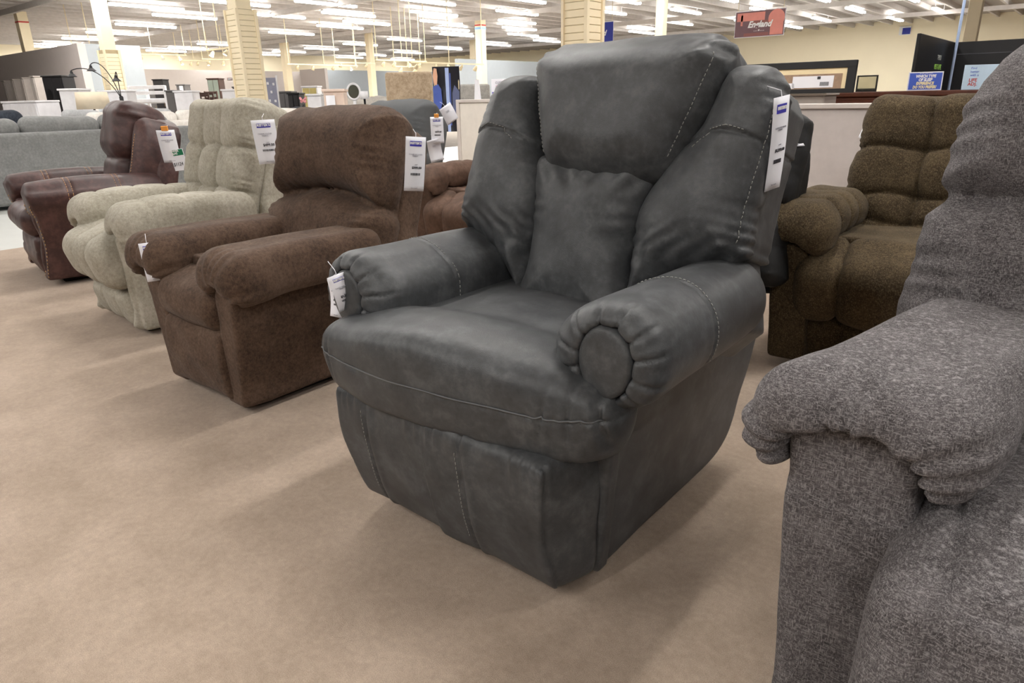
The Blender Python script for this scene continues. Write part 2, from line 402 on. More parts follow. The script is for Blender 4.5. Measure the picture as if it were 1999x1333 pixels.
# ------------------------------------------------------------------ strip lights
M_TUBE = plain('lit_fluorescent_tube', (1, .97, .93, 1), .4, emit=16.0); M_TUBE.cycles.emission_sampling = 'AUTO'; M_HOUS = plain('white_enamel_housing', rgb(225, 226, 228), .4)
def strip_light():
    L = thing('strip_light', 'twin-tube white fluorescent strip hanging from the ceiling', 'light', (0, 0, 0), 0, 'ceiling strip lights')
    MB().add([(-.04, 0, .10), (.04, 0, .10), (.10, 0, .035), (-.11, 0, .05), (-.04, 2.5, .10), (.04, 2.5, .10), (.10, 2.5, .035), (-.10, 2.5, .035)], [(0,1,2,3), (4,7,6,5), (0,4,5,1), (1,5,6,2), (2,6,7,3), (3,7,4,0)]).build('housing', M_HOUS, L)
    for x0 in (-.055, .055):
        for y0, y1 in ((.03, 1.23), (1.27, 2.47)): MB().tube([(x0, y0, 0), (x0, y1, 0)], .04, 8).build('tube', M_TUBE, L)
    for y in (.3, 2.2): MB().tube([(0, y, .1), (0, y, .42)], .006, 4).build('hanger', M_HOUS, L)
    l = bpy.data.lights.new('tube_glow', 'AREA'); l.shape = 'RECTANGLE'; l.size = .16; l.size_y = 2.4; l.energy = LAMP_POWER; l.color = (1, .975, .94)
    o = bpy.data.objects.new('tube_glow', l); COL.objects.link(o); o.parent = L; o.location = (0, 1.25, -.045)
    l2 = bpy.data.lights.new('ceiling_fill', 'AREA'); l2.shape = 'RECTANGLE'; l2.size = .16; l2.size_y = 2.4; l2.energy = LAMP_POWER * .25; l2.color = (1, .975, .94)  # added up-facing light above the housing, brightens the ceiling
    o2 = bpy.data.objects.new('ceiling_fill', l2); COL.objects.link(o2); o2.parent = L; o2.location = (0, 1.25, .105); o2.rotation_euler = (pi, 0, 0)
    return L
spots = [(-25.8, 10.7), (-27.8, 13.0), (-31.8, 13.3), (-35.9, 13.7), (-39.7, 14.0), (-43.6, 14.4), (-43.3, 20.8), (-39.4, 20.6), (-21.3, 14.7), (-23.3, 17.2), (-25.3, 19.7), (-27.4, 19.9), (-25.4, 15.4), (-31.2, 19.9), (-42.5, 27.2), (-39.1, 27.3), (-35.0, 27.1), (-42.5, 34.2), (-31.0, 27.0), (-39.0, 34.5), (-34.7, 34.2), (-21.0, 19.5), (-23.1, 22.0), (-25.1, 24.6), (-27.1, 27.1), (-18.7, 21.8), (-20.9, 24.5), (-22.8, 27.0), (-24.9, 29.9), (-26.7, 34.4), (-30.5, 34.3), (-14.0, 26.8), (-18.7, 31.5), (-20.1, 34.0), (-11.7, 29.0), (-9.0, 32.1), (-11.2, 34.9), (-13.4, 37.6), (-8.7, 37.8), (-6.5, 35.3), (-25.2, 6), (-23.1, 12.4), (-23.1, 7.5), (-21, 10), (-18.7, 12.2), (-18.7, 17), (-16.2, 14), (-16.2, 19), (-16.2, 24.5), (-16.4, 31), (-14, 17), (-14, 21.8), (-14, 33), (-11.3, 19), (-11.3, 24.1), (-8.9, 22), (-8.9, 26.8), (-6.5, 24.5), (-6.5, 29.6), (-3.2, 29), (-3.2, 34.8), (-0.5, 31)]
spots += [(x, y) for x in (-20, -15, -10) for y in (-5, 0, 4.5)] + [(-45.7, y) for y in (9.5, 14.5, 20.6, 27.3, 34.6, 40)] + [(x, y) for x in (-6.4, -3.6, -.8, 2, 5) for y in (-4.6, 1.9, 8.4)]  # the row close to the left wall is added to brighten that wall
sl0 = strip_light(); strips = []
for i, (x, y) in enumerate(spots):
    o = sl0 if i == 0 else copy_tree(sl0); o.location = (x, y, 4.16); strips.append(o)
for o in strips: o['label'] = 'fluorescent ceiling strip beyond the edges of the photo'
ORD = ['highest', 'second', 'third', 'fourth', 'fifth', 'sixth', 'seventh', 'eighth', 'ninth', 'tenth', 'eleventh', 'twelfth', 'thirteenth', 'fourteenth', 'fifteenth']
REG = [(0, 200, 'left of the slim slatwall column'), (200, 470, 'between the slim and the tall slatwall columns'), (470, 600, 'just right of the tall slatwall column'), (600, 735, 'left of the thin middle column'), (735, 870, 'right of the thin middle column'),
       (870, 1000, 'around the banded column'), (1000, 1110, 'left of the slatwall column behind the charcoal recliner'), (1110, 1300, 'right of the slatwall column behind the charcoal recliner'), (1300, 1440, 'left of the salmon hanging sign'), (1440, 1620, 'at and right of the salmon hanging sign'), (1620, 1999, 'toward the upper right corner')]
for a, b, nm in REG:
    ins = sorted([(pix((o.location.x, o.location.y + 1.25, 4.16))[1], o) for o in strips if a <= pix((o.location.x, o.location.y + 1.25, 4.16))[0] < b and -12 < pix((o.location.x, o.location.y + 1.25, 4.16))[1] < 200], key=lambda q: q[0])
    for k, (yy_, o) in enumerate(ins):
        if k < len(ORD): o['label'] = ('lit strip light, ' + ORD[k] + (' one down, ' if k else ' one, ') + nm)
# ------------------------------------------------------------------ track lights on rods
M_ROD = plain('cream_rod', rgb(226, 212, 176), .6); M_LENS = plain('lit_spot_lens', (1, .96, .88, 1), .5, emit=7.0)
def track(px, py, d, n, along='y', L=2.4, lab=''):
    x, y = ground(px, d); z = zat(px, py, d); t = thing('track_light', lab, 'track light', (x, y, z), 0 if along == 'x' else pi / 2)
    MB().box((-L/2, -.02, -.02), (L/2, .02, .02)).build('track', M_ROD, t)
    for k in (-.48, 0, .48): MB().tube([(k * L, 0, 0), (k * L, 0, 4.5 - z)], .014, 5).build('rod', M_ROD, t)
    for k in range(n):
        X = -L/2 + L * (k + .5) / n + random.uniform(-.1, .1); M = Matrix.Translation((X, 0, -.05)) @ Matrix.Rotation(radians(random.choice((-35, 35, 50))), 4, 'X')
        h = MB().lathe([(.03, 0), (.045, -.05), (.075, -.17), (.065, -.17), (.04, -.06)], n=10, M=M).build('spot_head', M_ROD, t, True)
        MB().lathe([(.001, -.15), (.064, -.152), (.064, -.16), (.001, -.165)], n=10, M=M).build('lens', M_LENS if random.random() < .6 else M_HOUS, h)
    l = bpy.data.lights.new('spot_beam', 'SPOT'); l.energy = 130 * L; l.spot_size = radians(130); l.spot_blend = 1; l.color = (1, .93, .8); l.shadow_soft_size = .15
    o = bpy.data.objects.new('spot_beam', l); COL.objects.link(o); o.parent = t; o.location = (0, 0, -.3)
    o.rotation_euler = (0, 0, -t.rotation_euler[2]); o.rotation_euler = (Matrix.Rotation(-t.rotation_euler[2], 4, 'Z') @ Matrix.Rotation(radians(-58), 4, 'Y').inverted()).to_euler()
for a in ((200, 98, 24, 3, 'x', 3.2, 'track of spotlights beside the slim column, farthest left'), (315, 108, 30, 4, 'y', 3.0, 'track of spotlights over the far wall behind the arc lamp'), (392, 120, 33, 4, 'y', 1.6, 'short low track with four spotlights in a row'),
          (445, 98, 21, 2, 'x', 1.6, 'small pair of hanging spotlights left of the tall slatwall column'), (450, 118, 30, 3, 'y', 2.0, 'lower pair of spotlights left of the tall slatwall column'), (640, 128, 30, 4, 'y', 3.6, 'long track over the white vanity display'),
          (700, 124, 33, 3, 'y', 2.4, 'track of spotlights left of the thin middle column'), (790, 120, 25, 4, 'y', 2.4, 'track of spotlights over the tan upholstered headboard'), (800, 131, 27, 2, 'y', 1.4, 'short lower track above the tan upholstered headboard'),
          (880, 125, 23, 5, 'y', 3.4, 'track of bright spotlights above the tall banner')): track(*a)

# ------------------------------------------------------------------ text, labels
FONT = None
def text(name, s, size, m, parent, loc, rot, align='CENTER', bold=0.0, shear=0.0, th=.0004, sx=1.0):
    cu = bpy.data.curves.new(name, 'FONT'); cu.body = s; cu.size = size; cu.align_x = align; cu.align_y = 'CENTER'; cu.extrude = th; cu.offset = bold; cu.shear = shear; cu.space_line = .95; cu.resolution_u = 2
    o = bpy.data.objects.new(name, cu); dg = bpy.context.evaluated_depsgraph_get(); me = bpy.data.meshes.new_from_object(o.evaluated_get(dg) if o.name in SC.objects else o)
    bpy.data.objects.remove(o); me.name = name; me.materials.clear(); me.materials.append(m); q = bpy.data.objects.new(name, me); COL.objects.link(q)
    if parent: q.parent = parent
    q.location = loc; q.rotation_euler = rot; q.scale = (sx, 1, 1); return q
M_PAPER = plain('white_paper', rgb(242, 243, 250), .7, var=.01); M_INK = plain('black_ink', rgb(60, 60, 66), .7); M_FAINT = plain('grey_ink', rgb(165, 165, 175), .7)
M_LOGO = plain('blue_logo_ink', rgb(62, 58, 178), .6); M_ORANGE = plain('orange_clip', rgb(240, 160, 70), .5); M_GREEN = plain('green_sticker', rgb(20, 120, 84), .6); M_TXTW = plain('white_ink', rgb(245, 245, 245), .6)
def sheet(w, h, bend, n=10):
    V = []; Fc = []
    for i in range(n + 1):
        z = -h * i / n; y = bend * sin(pi * i / n) + bend * .4 * (i / n) ** 2
        V += [(-w/2, y, z), (w/2, y, z), (-w/2, y + .0012, z), (w/2, y + .0012, z)]
    for i in range(n):
        a = i * 4; b = a + 4; Fc += [(a, b, b+1, a+1), (a+2, a+3, b+3, b+2), (a, a+2, b+2, b), (a+1, b+1, b+3, a+3)]
    Fc += [(0, 1, 3, 2), (n*4, n*4+2, n*4+3, n*4+1)]
    return V, Fc
def price_tag(label, M, w=.10, h=.20, price='$399.00', name='RECLINER', clip=False, extra=None, bend=-.004, logo=True):
    t = thing('price_tag', label, 'price tag'); t.matrix_world = M
    V, Fc = sheet(w, h, bend); mesh_obj('paper', V, Fc, M_PAPER, t)
    yy = lambda z: bend * sin(pi * -z / h) + bend * .4 * (z / h) ** 2 - .0012
    if logo:
        z = -h * .12; MB().box((-w*.29, yy(z) - .0004, z - h*.05), (w*.29, yy(z) + .001, z + h*.045)).build('logo_panel', M_LOGO, t)
        text('logo_text', "REITER'S", w * .15, M_TXTW, t, (0, yy(z) - .0009, z + h * .005), (pi/2, 0, 0), bold=.0006)
    z = -h * .33; text('product_line', 'CHAISE ' + name + '\nFABRIC', w * .085, M_FAINT, t, (0, yy(z) - .0006, z), (pi/2, 0, 0))
    if extra is None:
        z = -h * .56; text('price', price, w * .15, M_INK, t, (w*.08, yy(z) - .0006, z), (pi/2, 0, 0), bold=.0004)
        z = -h * .50; text('small_print', 'retail', w * .07, M_FAINT, t, (w*.05, yy(z) - .0006, z), (pi/2, 0, 0))
        z = -h * .68; mb = MB(); X = -w * .22
        while X < w * .26:
            b = random.choice((.0008, .0014, .002)) * w / .1; mb.box((X, yy(z) - .0005, z - h*.022), (X + b, yy(z), z + h*.022)); X += b + random.choice((.0008, .0015)) * w / .1
        o = mb.build('barcode', M_INK, t); o['kind'] = 'stuff'
    z = -h * .94; text('foot_line', 'floor sample', w * .065, M_FAINT, t, (0, yy(z) - .0006, z), (pi/2, 0, 0))
    MB().tube([(0, 0, -.004), (0, .004, .012), (0, .05, .02)], .0009, 5).build('string', M_PAPER, t)
    if clip: MB().cbox((-w*.18, -.006, -.004), (w*.18, .006, .018 * w / .1 + .004), .002).build('orange_clip', M_ORANGE, t)
    if extra: extra(t, w, h, yy)
    return t
def tagM(px, py, d, face, w=0, roll=0, lean=0):
    """face: compass angle (deg) the printed side looks toward, 0 = -y, 90 = +x"""
    p = at(px, py, d); return Matrix.Translation(tuple(p)) @ Matrix.Rotation(radians(face), 4, 'Z') @ Matrix.Rotation(radians(lean), 4, 'X') @ Matrix.Rotation(radians(roll), 4, 'Y')

# ------------------------------------------------------------------ charcoal leather recliner (centre)
M_GREY = leather('charcoal_leather', rgb(54, 55, 57), rgb(69, 71, 73), rgb(88, 90, 92), .48, 13.0)
M_THREAD = plain('pale_thread', rgb(150, 150, 145), .7)
M_DARKFRAME = plain('dark_underframe', rgb(22, 21, 20), .8)
def mirror(P, sg): return [P[0] * sg, P[1], P[2]]
def grey_recliner(loc):
    R = thing('recliner', 'large charcoal leather recliner with pillow headrest and stitched side wings, in the middle', 'recliner', loc)
    h = .0075; O = (0, 1.42, .48); A = 17
    # --- body (side panels and front stiles)
    prof = cr([(1.075, .035), (1.30, .035), (1.62, .035), (1.74, .06), (1.80, .14), (1.86, .36), (1.87, .44), (1.78, .47), (1.55, .50), (1.30, .52), (1.07, .52), (1.05, .40), (1.068, .15)], 3)
    def body(P):
        ax = np.abs(P[0]) - .045 * np.clip(P[2] / .5, 0, 1)
        d = pad(P[1], P[2], ax, prof, .318, .016)
        # front stile welt
        fx = np.abs(np.abs(P[0]) - (.300 + .05 * P[2])); d = np.where(P[1] < 1.2, groove(d, L2(ax - .318, P[1] - (1.125 - .05 * np.sin(np.clip((P[2] - .05) / .5, 0, 1) * pi))), .006, .007), d)
        return d + wob(P, .0015, 14)
    sdf('body', body, (-.40, 1.0, 0), (.40, 1.93, .62), h, M_GREY, R)
    # --- footrest
    def foot(P):
        x = P[0] + .022; z = P[2]; ax = np.abs(x); k = np.clip((z - .045) / .32, 0, 1)
        yf = .963 - .062 * np.sin(np.clip(k * .62 + .0, 0, 1) * pi) ** .8 + .012 * (x < 0)
        hw = .322 - .03 * (1 - k) ** 3 * (x < 0)
        side = (ax - hw - (P[1] - yf) * .30) * .95
        d = smax(smax(side, yf - P[1], .016), P[1] - 1.06, .012)
        d = smax(smax(d, .04 - z, .03), z - .375, .03)
        fr = P[1] < yf + .03
        for sx, dd in ((-.215, .006), (.110, .006)):
            off = x - sx - .008 * np.sin(k * 3)
            d = np.where(fr, groove(d, np.abs(off), dd, .0045), d) - np.where(fr, .0035 * np.exp(-((off - .016) / .011) ** 2), 0)
        d = groove(d, L2(side + .001, P[1] - yf - .016), .006, .006) - .003 * np.exp(-(L2(side, P[1] - yf - .004) / .009) ** 2)
        d += np.where(fr, .0025 * np.exp(-((z - .35) / .03) ** 2) * np.sin(x * 95 + 9 * np.sin(x * 21)), 0)
        return d + wob(P, .0022, 13, 1)
    sdf('footrest', foot, (-.43, .86, .02), (.41, 1.12, .41), .006, M_GREY, R)
    # --- seat
    def seat(P):
        ax = np.abs(P[0]); k = (ax / .42) ** 2.4
        yf = .885 + .055 * k + .028 * P[0] / .4
        wz = .452 + .012 * k
        d = smax(smax(ax - .415, yf - P[1], .085), P[1] - 1.10, .04)
        top = .535 + .035 * np.exp(-(P[0] / .26) ** 2) - .03 * np.clip((ax - .3) / .12, 0, 1) ** 2
        bot = .352 + .015 * k
        # lower half slopes back under the welt
        d1 = smax(d, P[2] - top, .075); d1 = smax(d1, bot - P[2], .06)
        low = smax(d + np.clip(wz - P[2], 0, .2) * .16, .0 * P[2] - 1, .01)
        d1 = smax(d1, low, .01)
        d2 = rbox(P, (0, 1.28, .46), (.305, .30, .075), .04)
        d2 = d2 - .018 * np.exp(-(P[0] / .2) ** 2) * (P[2] > .5)
        d = smin(d1, d2, .06)
        d = groove(d, np.abs(P[2] - wz) + np.where(P[1] > 1.08, 1, 0), .0045, .0030)
        for x0, sl in ((.285, .03), (.335, .0), (.385, -.04), (-.33, .0), (-.38, .02)):
            dist = np.abs(P[0] - x0 - sl * (P[2] - wz) * 4); am = np.exp(-((P[2] - wz) / .06) ** 2)
            d = groove(d, dist, .0055 * am, .005); d = d - .003 * am * np.exp(-((dist - .012) / .009) ** 2)
        pinch = np.exp(-(((ax - .31) / .05) ** 2 + ((P[1] - 1.04) / .07) ** 2)) * .012 * (P[2] > .46)
        return d + pinch + wob(P, .0022, 13, 2)
    ST = sdf('seat_cushion', seat, (-.46, .86, .33), (.46, 1.62, .62), h, M_GREY, R)
    pp = [(x, .885 + .055 * (abs(x) / .42) ** 2.4 + .028 * x / .4 + (.0 if abs(x) < .38 else .05), .4525 + .012 * (abs(x) / .42) ** 2.4) for x in np.linspace(-.405, .40, 22)]
    welt(ST, seat, pp, plain('seat_welt_leather', rgb(96, 98, 100), .5), .0020, 'piping', .0008)
    # --- arms
    def arm(P):   # right arm, +x
        cx, cz = .378, .572; x = P[0] - cx; z = P[2] - cz; rho = L2(x, z); th = np.arctan2(z, x)
        k = np.clip((P[1] - 1.0) / .62, 0, 1)
        r0 = .110 - .012 * k
        roll = smax(smax(rho - r0, 1.0 - P[1], .07), P[1] - 1.60, .08)
        blk = rbox(P, (.298, 1.30, .50), (.060, .27, .125), .05)
        d = smin(roll, blk, .06)
        ce = L2(np.minimum(P[1] - 1.02, 0) * 0 + 0 * x, rho * 0)
        # recess that holds the medallion
        me = L2(x + .004, z + .006 + .0 * x); el = L2((x + .002) / .9, (z + .004) / 1.12)
        d = smax(d, -smax(el - .064, P[1] - 1.03, .01), .014)
        fade = np.exp(-((P[1] - .995) / .05) ** 2) * np.clip((rho - .05) / .02, 0, 1)
        for a in (-52, -22, 12, 42, 74, 104, 140, 172, 200):
            w_ = .055 if a < 180 else .04
            dth = np.abs((th - radians(a) + pi) % (2 * pi) - pi) * rho
            d = groove(d, dth, .0048 * fade, .0034); d = d - .0022 * fade * np.exp(-((dth - .010) / .010) ** 2)
        seam = np.abs(P[1] - 1.25 + .0 * x); d = groove(d, seam, .003, .004)
        return d + wob(P, .0018, 16, 3)
    def medal(P):
        x = P[0] - .376; z = P[2] - .568; el = L2(x / .9, z / 1.12)
        d = smax(el - .0625, .994 - P[1] + 1.6 * el ** 2, .012); d = smax(d, P[1] - 1.06, .01)
        strip = rbox([P[0] - (P[2] - .5) * .12, P[1] + (P[2] - .5) * .08, P[2]], (.368, 1.055, .285), (.021, .022, .245), .01)
        strip = strip + 0.0
        return smin(d, strip, .03) + wob(P, .001, 20)
    for sg in (1, -1):
        a = sdf('armrest', lambda P, sg=sg: arm(mirror(P, sg)), *((.22, .96, .34) if sg > 0 else (-.53, .96, .34), (.53, 1.66, .72) if sg > 0 else (-.22, 1.66, .72)), h * .85, M_GREY, R)
        sdf('arm_medallion', lambda P, sg=sg: medal(mirror(P, sg)), *((.28, .97, .0) if sg > 0 else (-.46, .97, .0), (.46, 1.10, .66) if sg > 0 else (-.28, 1.10, .66)), .006, M_GREY, a)
    # --- back shell
    sh = cr([(-.40, -.02), (-.405, .25), (-.415, .45), (-.39, .57), (-.32, .63), (-.24, .655), (0, .67), (.24, .655), (.32, .63), (.39, .57), (.415, .45), (.405, .25), (.40, -.02)], 3)
    def shell(P):
        x, s, t = tilt(P, O, A); x = x - .11 * np.maximum(s - .3, 0)
        d = pad(x, s, t + .115, sh, .075, .035)
        return d + wob(P, .002, 12, 5)
    sdf('back_shell', shell, (-.47, 1.40, .40), (.47, 1.93, 1.22), .009, M_GREY, R)
    # --- wings
    wg = cr([(.155, .03), (.20, .06), (.27, .135), (.36, .185), (.425, .215), (.432, .33), (.436, .46), (.425, .56), (.395, .625), (.34, .642), (.275, .625), (.25, .51), (.185, .40), (.148, .29), (.15, .19)], 3)
    def seam_s(x): return .425 + .03 * np.clip((x - .18) / .25, 0, 1) + .035 * np.sin(np.clip((x - .18) / .26, 0, 1) * pi)
    def wing(P, LS=1):
        x, s, t = tilt(P, O, A); x = x - LS * .11 * np.maximum(s - .3, 0)
        d = pad(x, s, t + .03, wg, .045, .042, .055, .075)
        # side gusset
        g = pad(x, s, t + .10, [(.37, .20), (.432, .215), (.415, .56), (.385, .610), (.34, .60)], .10, .02)
        d = smin(d, g, .012)
        d = groove(d, np.abs(s - seam_s(x)), .0065, .0038); d -= .0022 * np.exp(-((s - seam_s(x) - .010) / .008) ** 2)
        # pleats fanning from the outer seam
        e = np.clip((x - .33) / .09, 0, 1) ** 2 * (t > -.05)
        ph = s * 125 + 6 * np.sin(s * 23) + 10 * (x - .4)
        d += e * .0046 * np.sin(ph) * (.35 + .65 * np.sin(s * 17 + 1) ** 2)
        e2 = np.clip((.25 - x) / .08, 0, 1) * (t > 0); d += e2 * .0016 * np.sin(s * 105 + 4 * np.sin(s * 31) - 14 * x)
        # diagonal drag folds toward the lower edge
        q = (s - .22) * .8 + (x - .30) * .6; lo = np.exp(-((s - .17) / .07) ** 2); d += lo * .0045 * np.sin((x * .85 - s * .5) * 135 + 3 * np.sin(s * 40))
        d = groove(d, L2(x - .415, np.minimum(t - .045, .0)), .004, .005)
        return d + wob(P, .002, 15, 4)
    for sg in (1, -1):
        b = (.10, 1.28, .47); c = (.50, 1.88, 1.18)
        sdf('side_bolster', lambda P, sg=sg: wing(mirror(P, sg), sg), *((b, c) if sg > 0 else ((-.50,) + b[1:], (-.10,) + c[1:])), .0065, M_GREY, R)
    # --- lumbar cushion
    lb = cr([(-.165, -.0), (0, -.01), (.165, -.0), (.158, .10), (.155, .2), (.168, .30), (.172, .42), (0, .43), (-.172, .42), (-.168, .30), (-.155, .2), (-.158, .10)], 3)
    def lumb(P):
        x, s, t = tilt(P, O, A)
        d = pad(x, s, t + .02, lb, .045, .04, .05, .09)
        ax = np.abs(x); e = np.clip((ax - .075) / .07, 0, 1) * (t > 0)
        d += e * .0034 * np.sin(s * 74 + 5 * np.sin(s * 22) - 26 * ax) * np.exp(-((s - .24) / .12) ** 2) * (.25 + .75 * np.sin(s * 19 + x * 3) ** 2)
        d += .004 * np.exp(-((s - .36) / .03) ** 2) * np.sin(ax * 110 - s * 60) * (t > 0)
        return d + wob(P, .002, 15, 6)
    sdf('lumbar_cushion', lumb, (-.24, 1.28, .42), (.24, 1.66, .94), h, M_GREY, R)
    # --- head pillow
    hp = cr([(-.185, .405), (-.10, .375), (0, .362), (.10, .375), (.185, .405), (.222, .50), (.248, .59), (.262, .66), (.215, .715), (0, .728), (-.215, .715), (-.262, .66), (-.248, .59), (-.222, .50)], 3)
    def head(P):
        x, s, t = tilt(P, O, A); x = (x - .048) / (1 + .05 * np.clip((s - .4) / .3, 0, 1)); s = s + .022
        d = pad(x, s, t + .02, hp, .055, .052, .075, .075)
        roll = rbox([x, s, t], (0, .66, -.085), (.245, .075, .11), .065)
        d = smin(d, roll, .05)
        ax = np.abs(x); e = np.clip((ax - .15) / .09, 0, 1) ** 1.5
        d += e * .0060 * np.sin(s * 66 + 4 * np.sin(s * 27) + 8 * ax) * (t > -.04) * np.where(x > 0, 1, .6)
        xe = .185 + (s - .40) * .245
        d = groove(d, L2(ax - xe + .008, np.minimum(t - .04, 0) * .6), .0055, .006) if False else d
        b = np.clip((.42 - s) / .05, 0, 1) * (t > .02); d += b * .002 * np.sin(x * 90 + 4 * np.sin(x * 30))
        d += .005 * np.exp(-((s - .70) / .04) ** 2) * np.clip((ax - .17) / .07, 0, 1) * np.sin(ax * 150 + t * 60)
        return d + wob(P, .0022, 12, 7)
    sdf('headrest', head, (-.31, 1.34, .76), (.31, 1.84, 1.24), h, M_GREY, R)
    # --- stitching
    cv = []
    U = lambda x, s, t: untilt((x, s, t), O, A)
    for sg in (1, -1):
        hd = lambda P: head(P); wgf = lambda P, sg=sg: wing(mirror(P, sg), sg); am = lambda P, sg=sg: arm(mirror(P, sg))
        cv.append((hd, [U(.050 + sg * (.172 + (s - .42) * .27), s - .022, .05) for s in (.44, .5, .56, .62, .68)]))
        cv.append((wgf, [U(sg * (.422 - .05 * max(s - .4, 0)) + .11 * max(s - .3, 0), s, .02) for s in (.24, .33, .42, .5, .56)]))
        cv.append((wgf, [U(sg * x + .016, .012 + float(seam_s(x)), .08) for x in (.24, .29, .34, .38, .41)]))
        cv.append((am, [(sg * (.378 + .12 * cos(a)), 1.262, .572 + .12 * sin(a)) for a in np.linspace(-.6, 2.6, 14)]))
        cv.append((am, [(sg * .262, 1.262, z) for z in (.62, .56, .50, .46)]))
    for sx in (-.215, .110): cv.append((foot, [(sx - .034 + .008 * sin((z - .045) / .32 * 3), .91, z) for z in (.33, .26, .2, .14, .08)]))
    stitches(R, cv, M_THREAD)
    MB().cbox((-.28, 1.08, 0), (.28, 1.72, .05), .008).build('base_frame', M_DARKFRAME, R)
    return R
grey_recliner((-1.0, 0, 0))

# ------------------------------------------------------------------ generic upholstered recliner
M_BROWN = chenille('brown_chenille', rgb(60, 46, 37), rgb(84, 66, 54), rgb(104, 85, 71), rgb(122, 102, 86), 230, (1.8, 1.8, .5), .30, .5, .06, .85, 9)
M_BEIGE = chenille('sage_beige_chenille', rgb(142, 137, 122), rgb(164, 159, 145), rgb(184, 179, 166), rgb(194, 190, 178), 210, (1.5, 1.5, .8), .25, .5, .08)
M_OLIVE = chenille('olive_boucle', rgb(46, 37, 24), rgb(68, 56, 39), rgb(88, 75, 54), rgb(138, 124, 98), 260, (1, 1, .7), .45, .9, .04)
M_TWEED = chenille('grey_tweed', rgb(62, 58, 59), rgb(84, 80, 81), rgb(106, 102, 103), rgb(182, 178, 178), 400, (1, 1, 1), .55, .8, .04, .95, 22, weave=True)
M_SUEDE = leather('brown_microsuede', rgb(66, 48, 38), rgb(88, 66, 53), rgb(108, 84, 70), .8, 9)
M_BLUEGREY = plain('slate_grey_upholstery', rgb(78, 80, 82), .75, var=.1, bump=.15)
M_BLACKVEL = leather('black_velvet', rgb(8, 9, 10), rgb(18, 19, 21), rgb(34, 35, 38), .6, 12)
def cell(P, lo, hi, r):
    c = [(a + b) / 2 for a, b in zip(lo, hi)]; h = [(b - a) / 2 for a, b in zip(lo, hi)]
    return rbox(P, c, h, min(r, min(h) * .98))
def band(P, x0, x1, path, R, r):
    """a puff between x0 and x1 swept along a (y, z) path"""
    d2 = segd(P[1], P[2], path) - R; qx = np.abs(P[0] - (x0 + x1) / 2) - (x1 - x0) / 2
    a, b = d2 + r, qx + r
    return L2(np.maximum(a, 0), np.maximum(b, 0)) + np.minimum(np.maximum(a, b), 0) - r
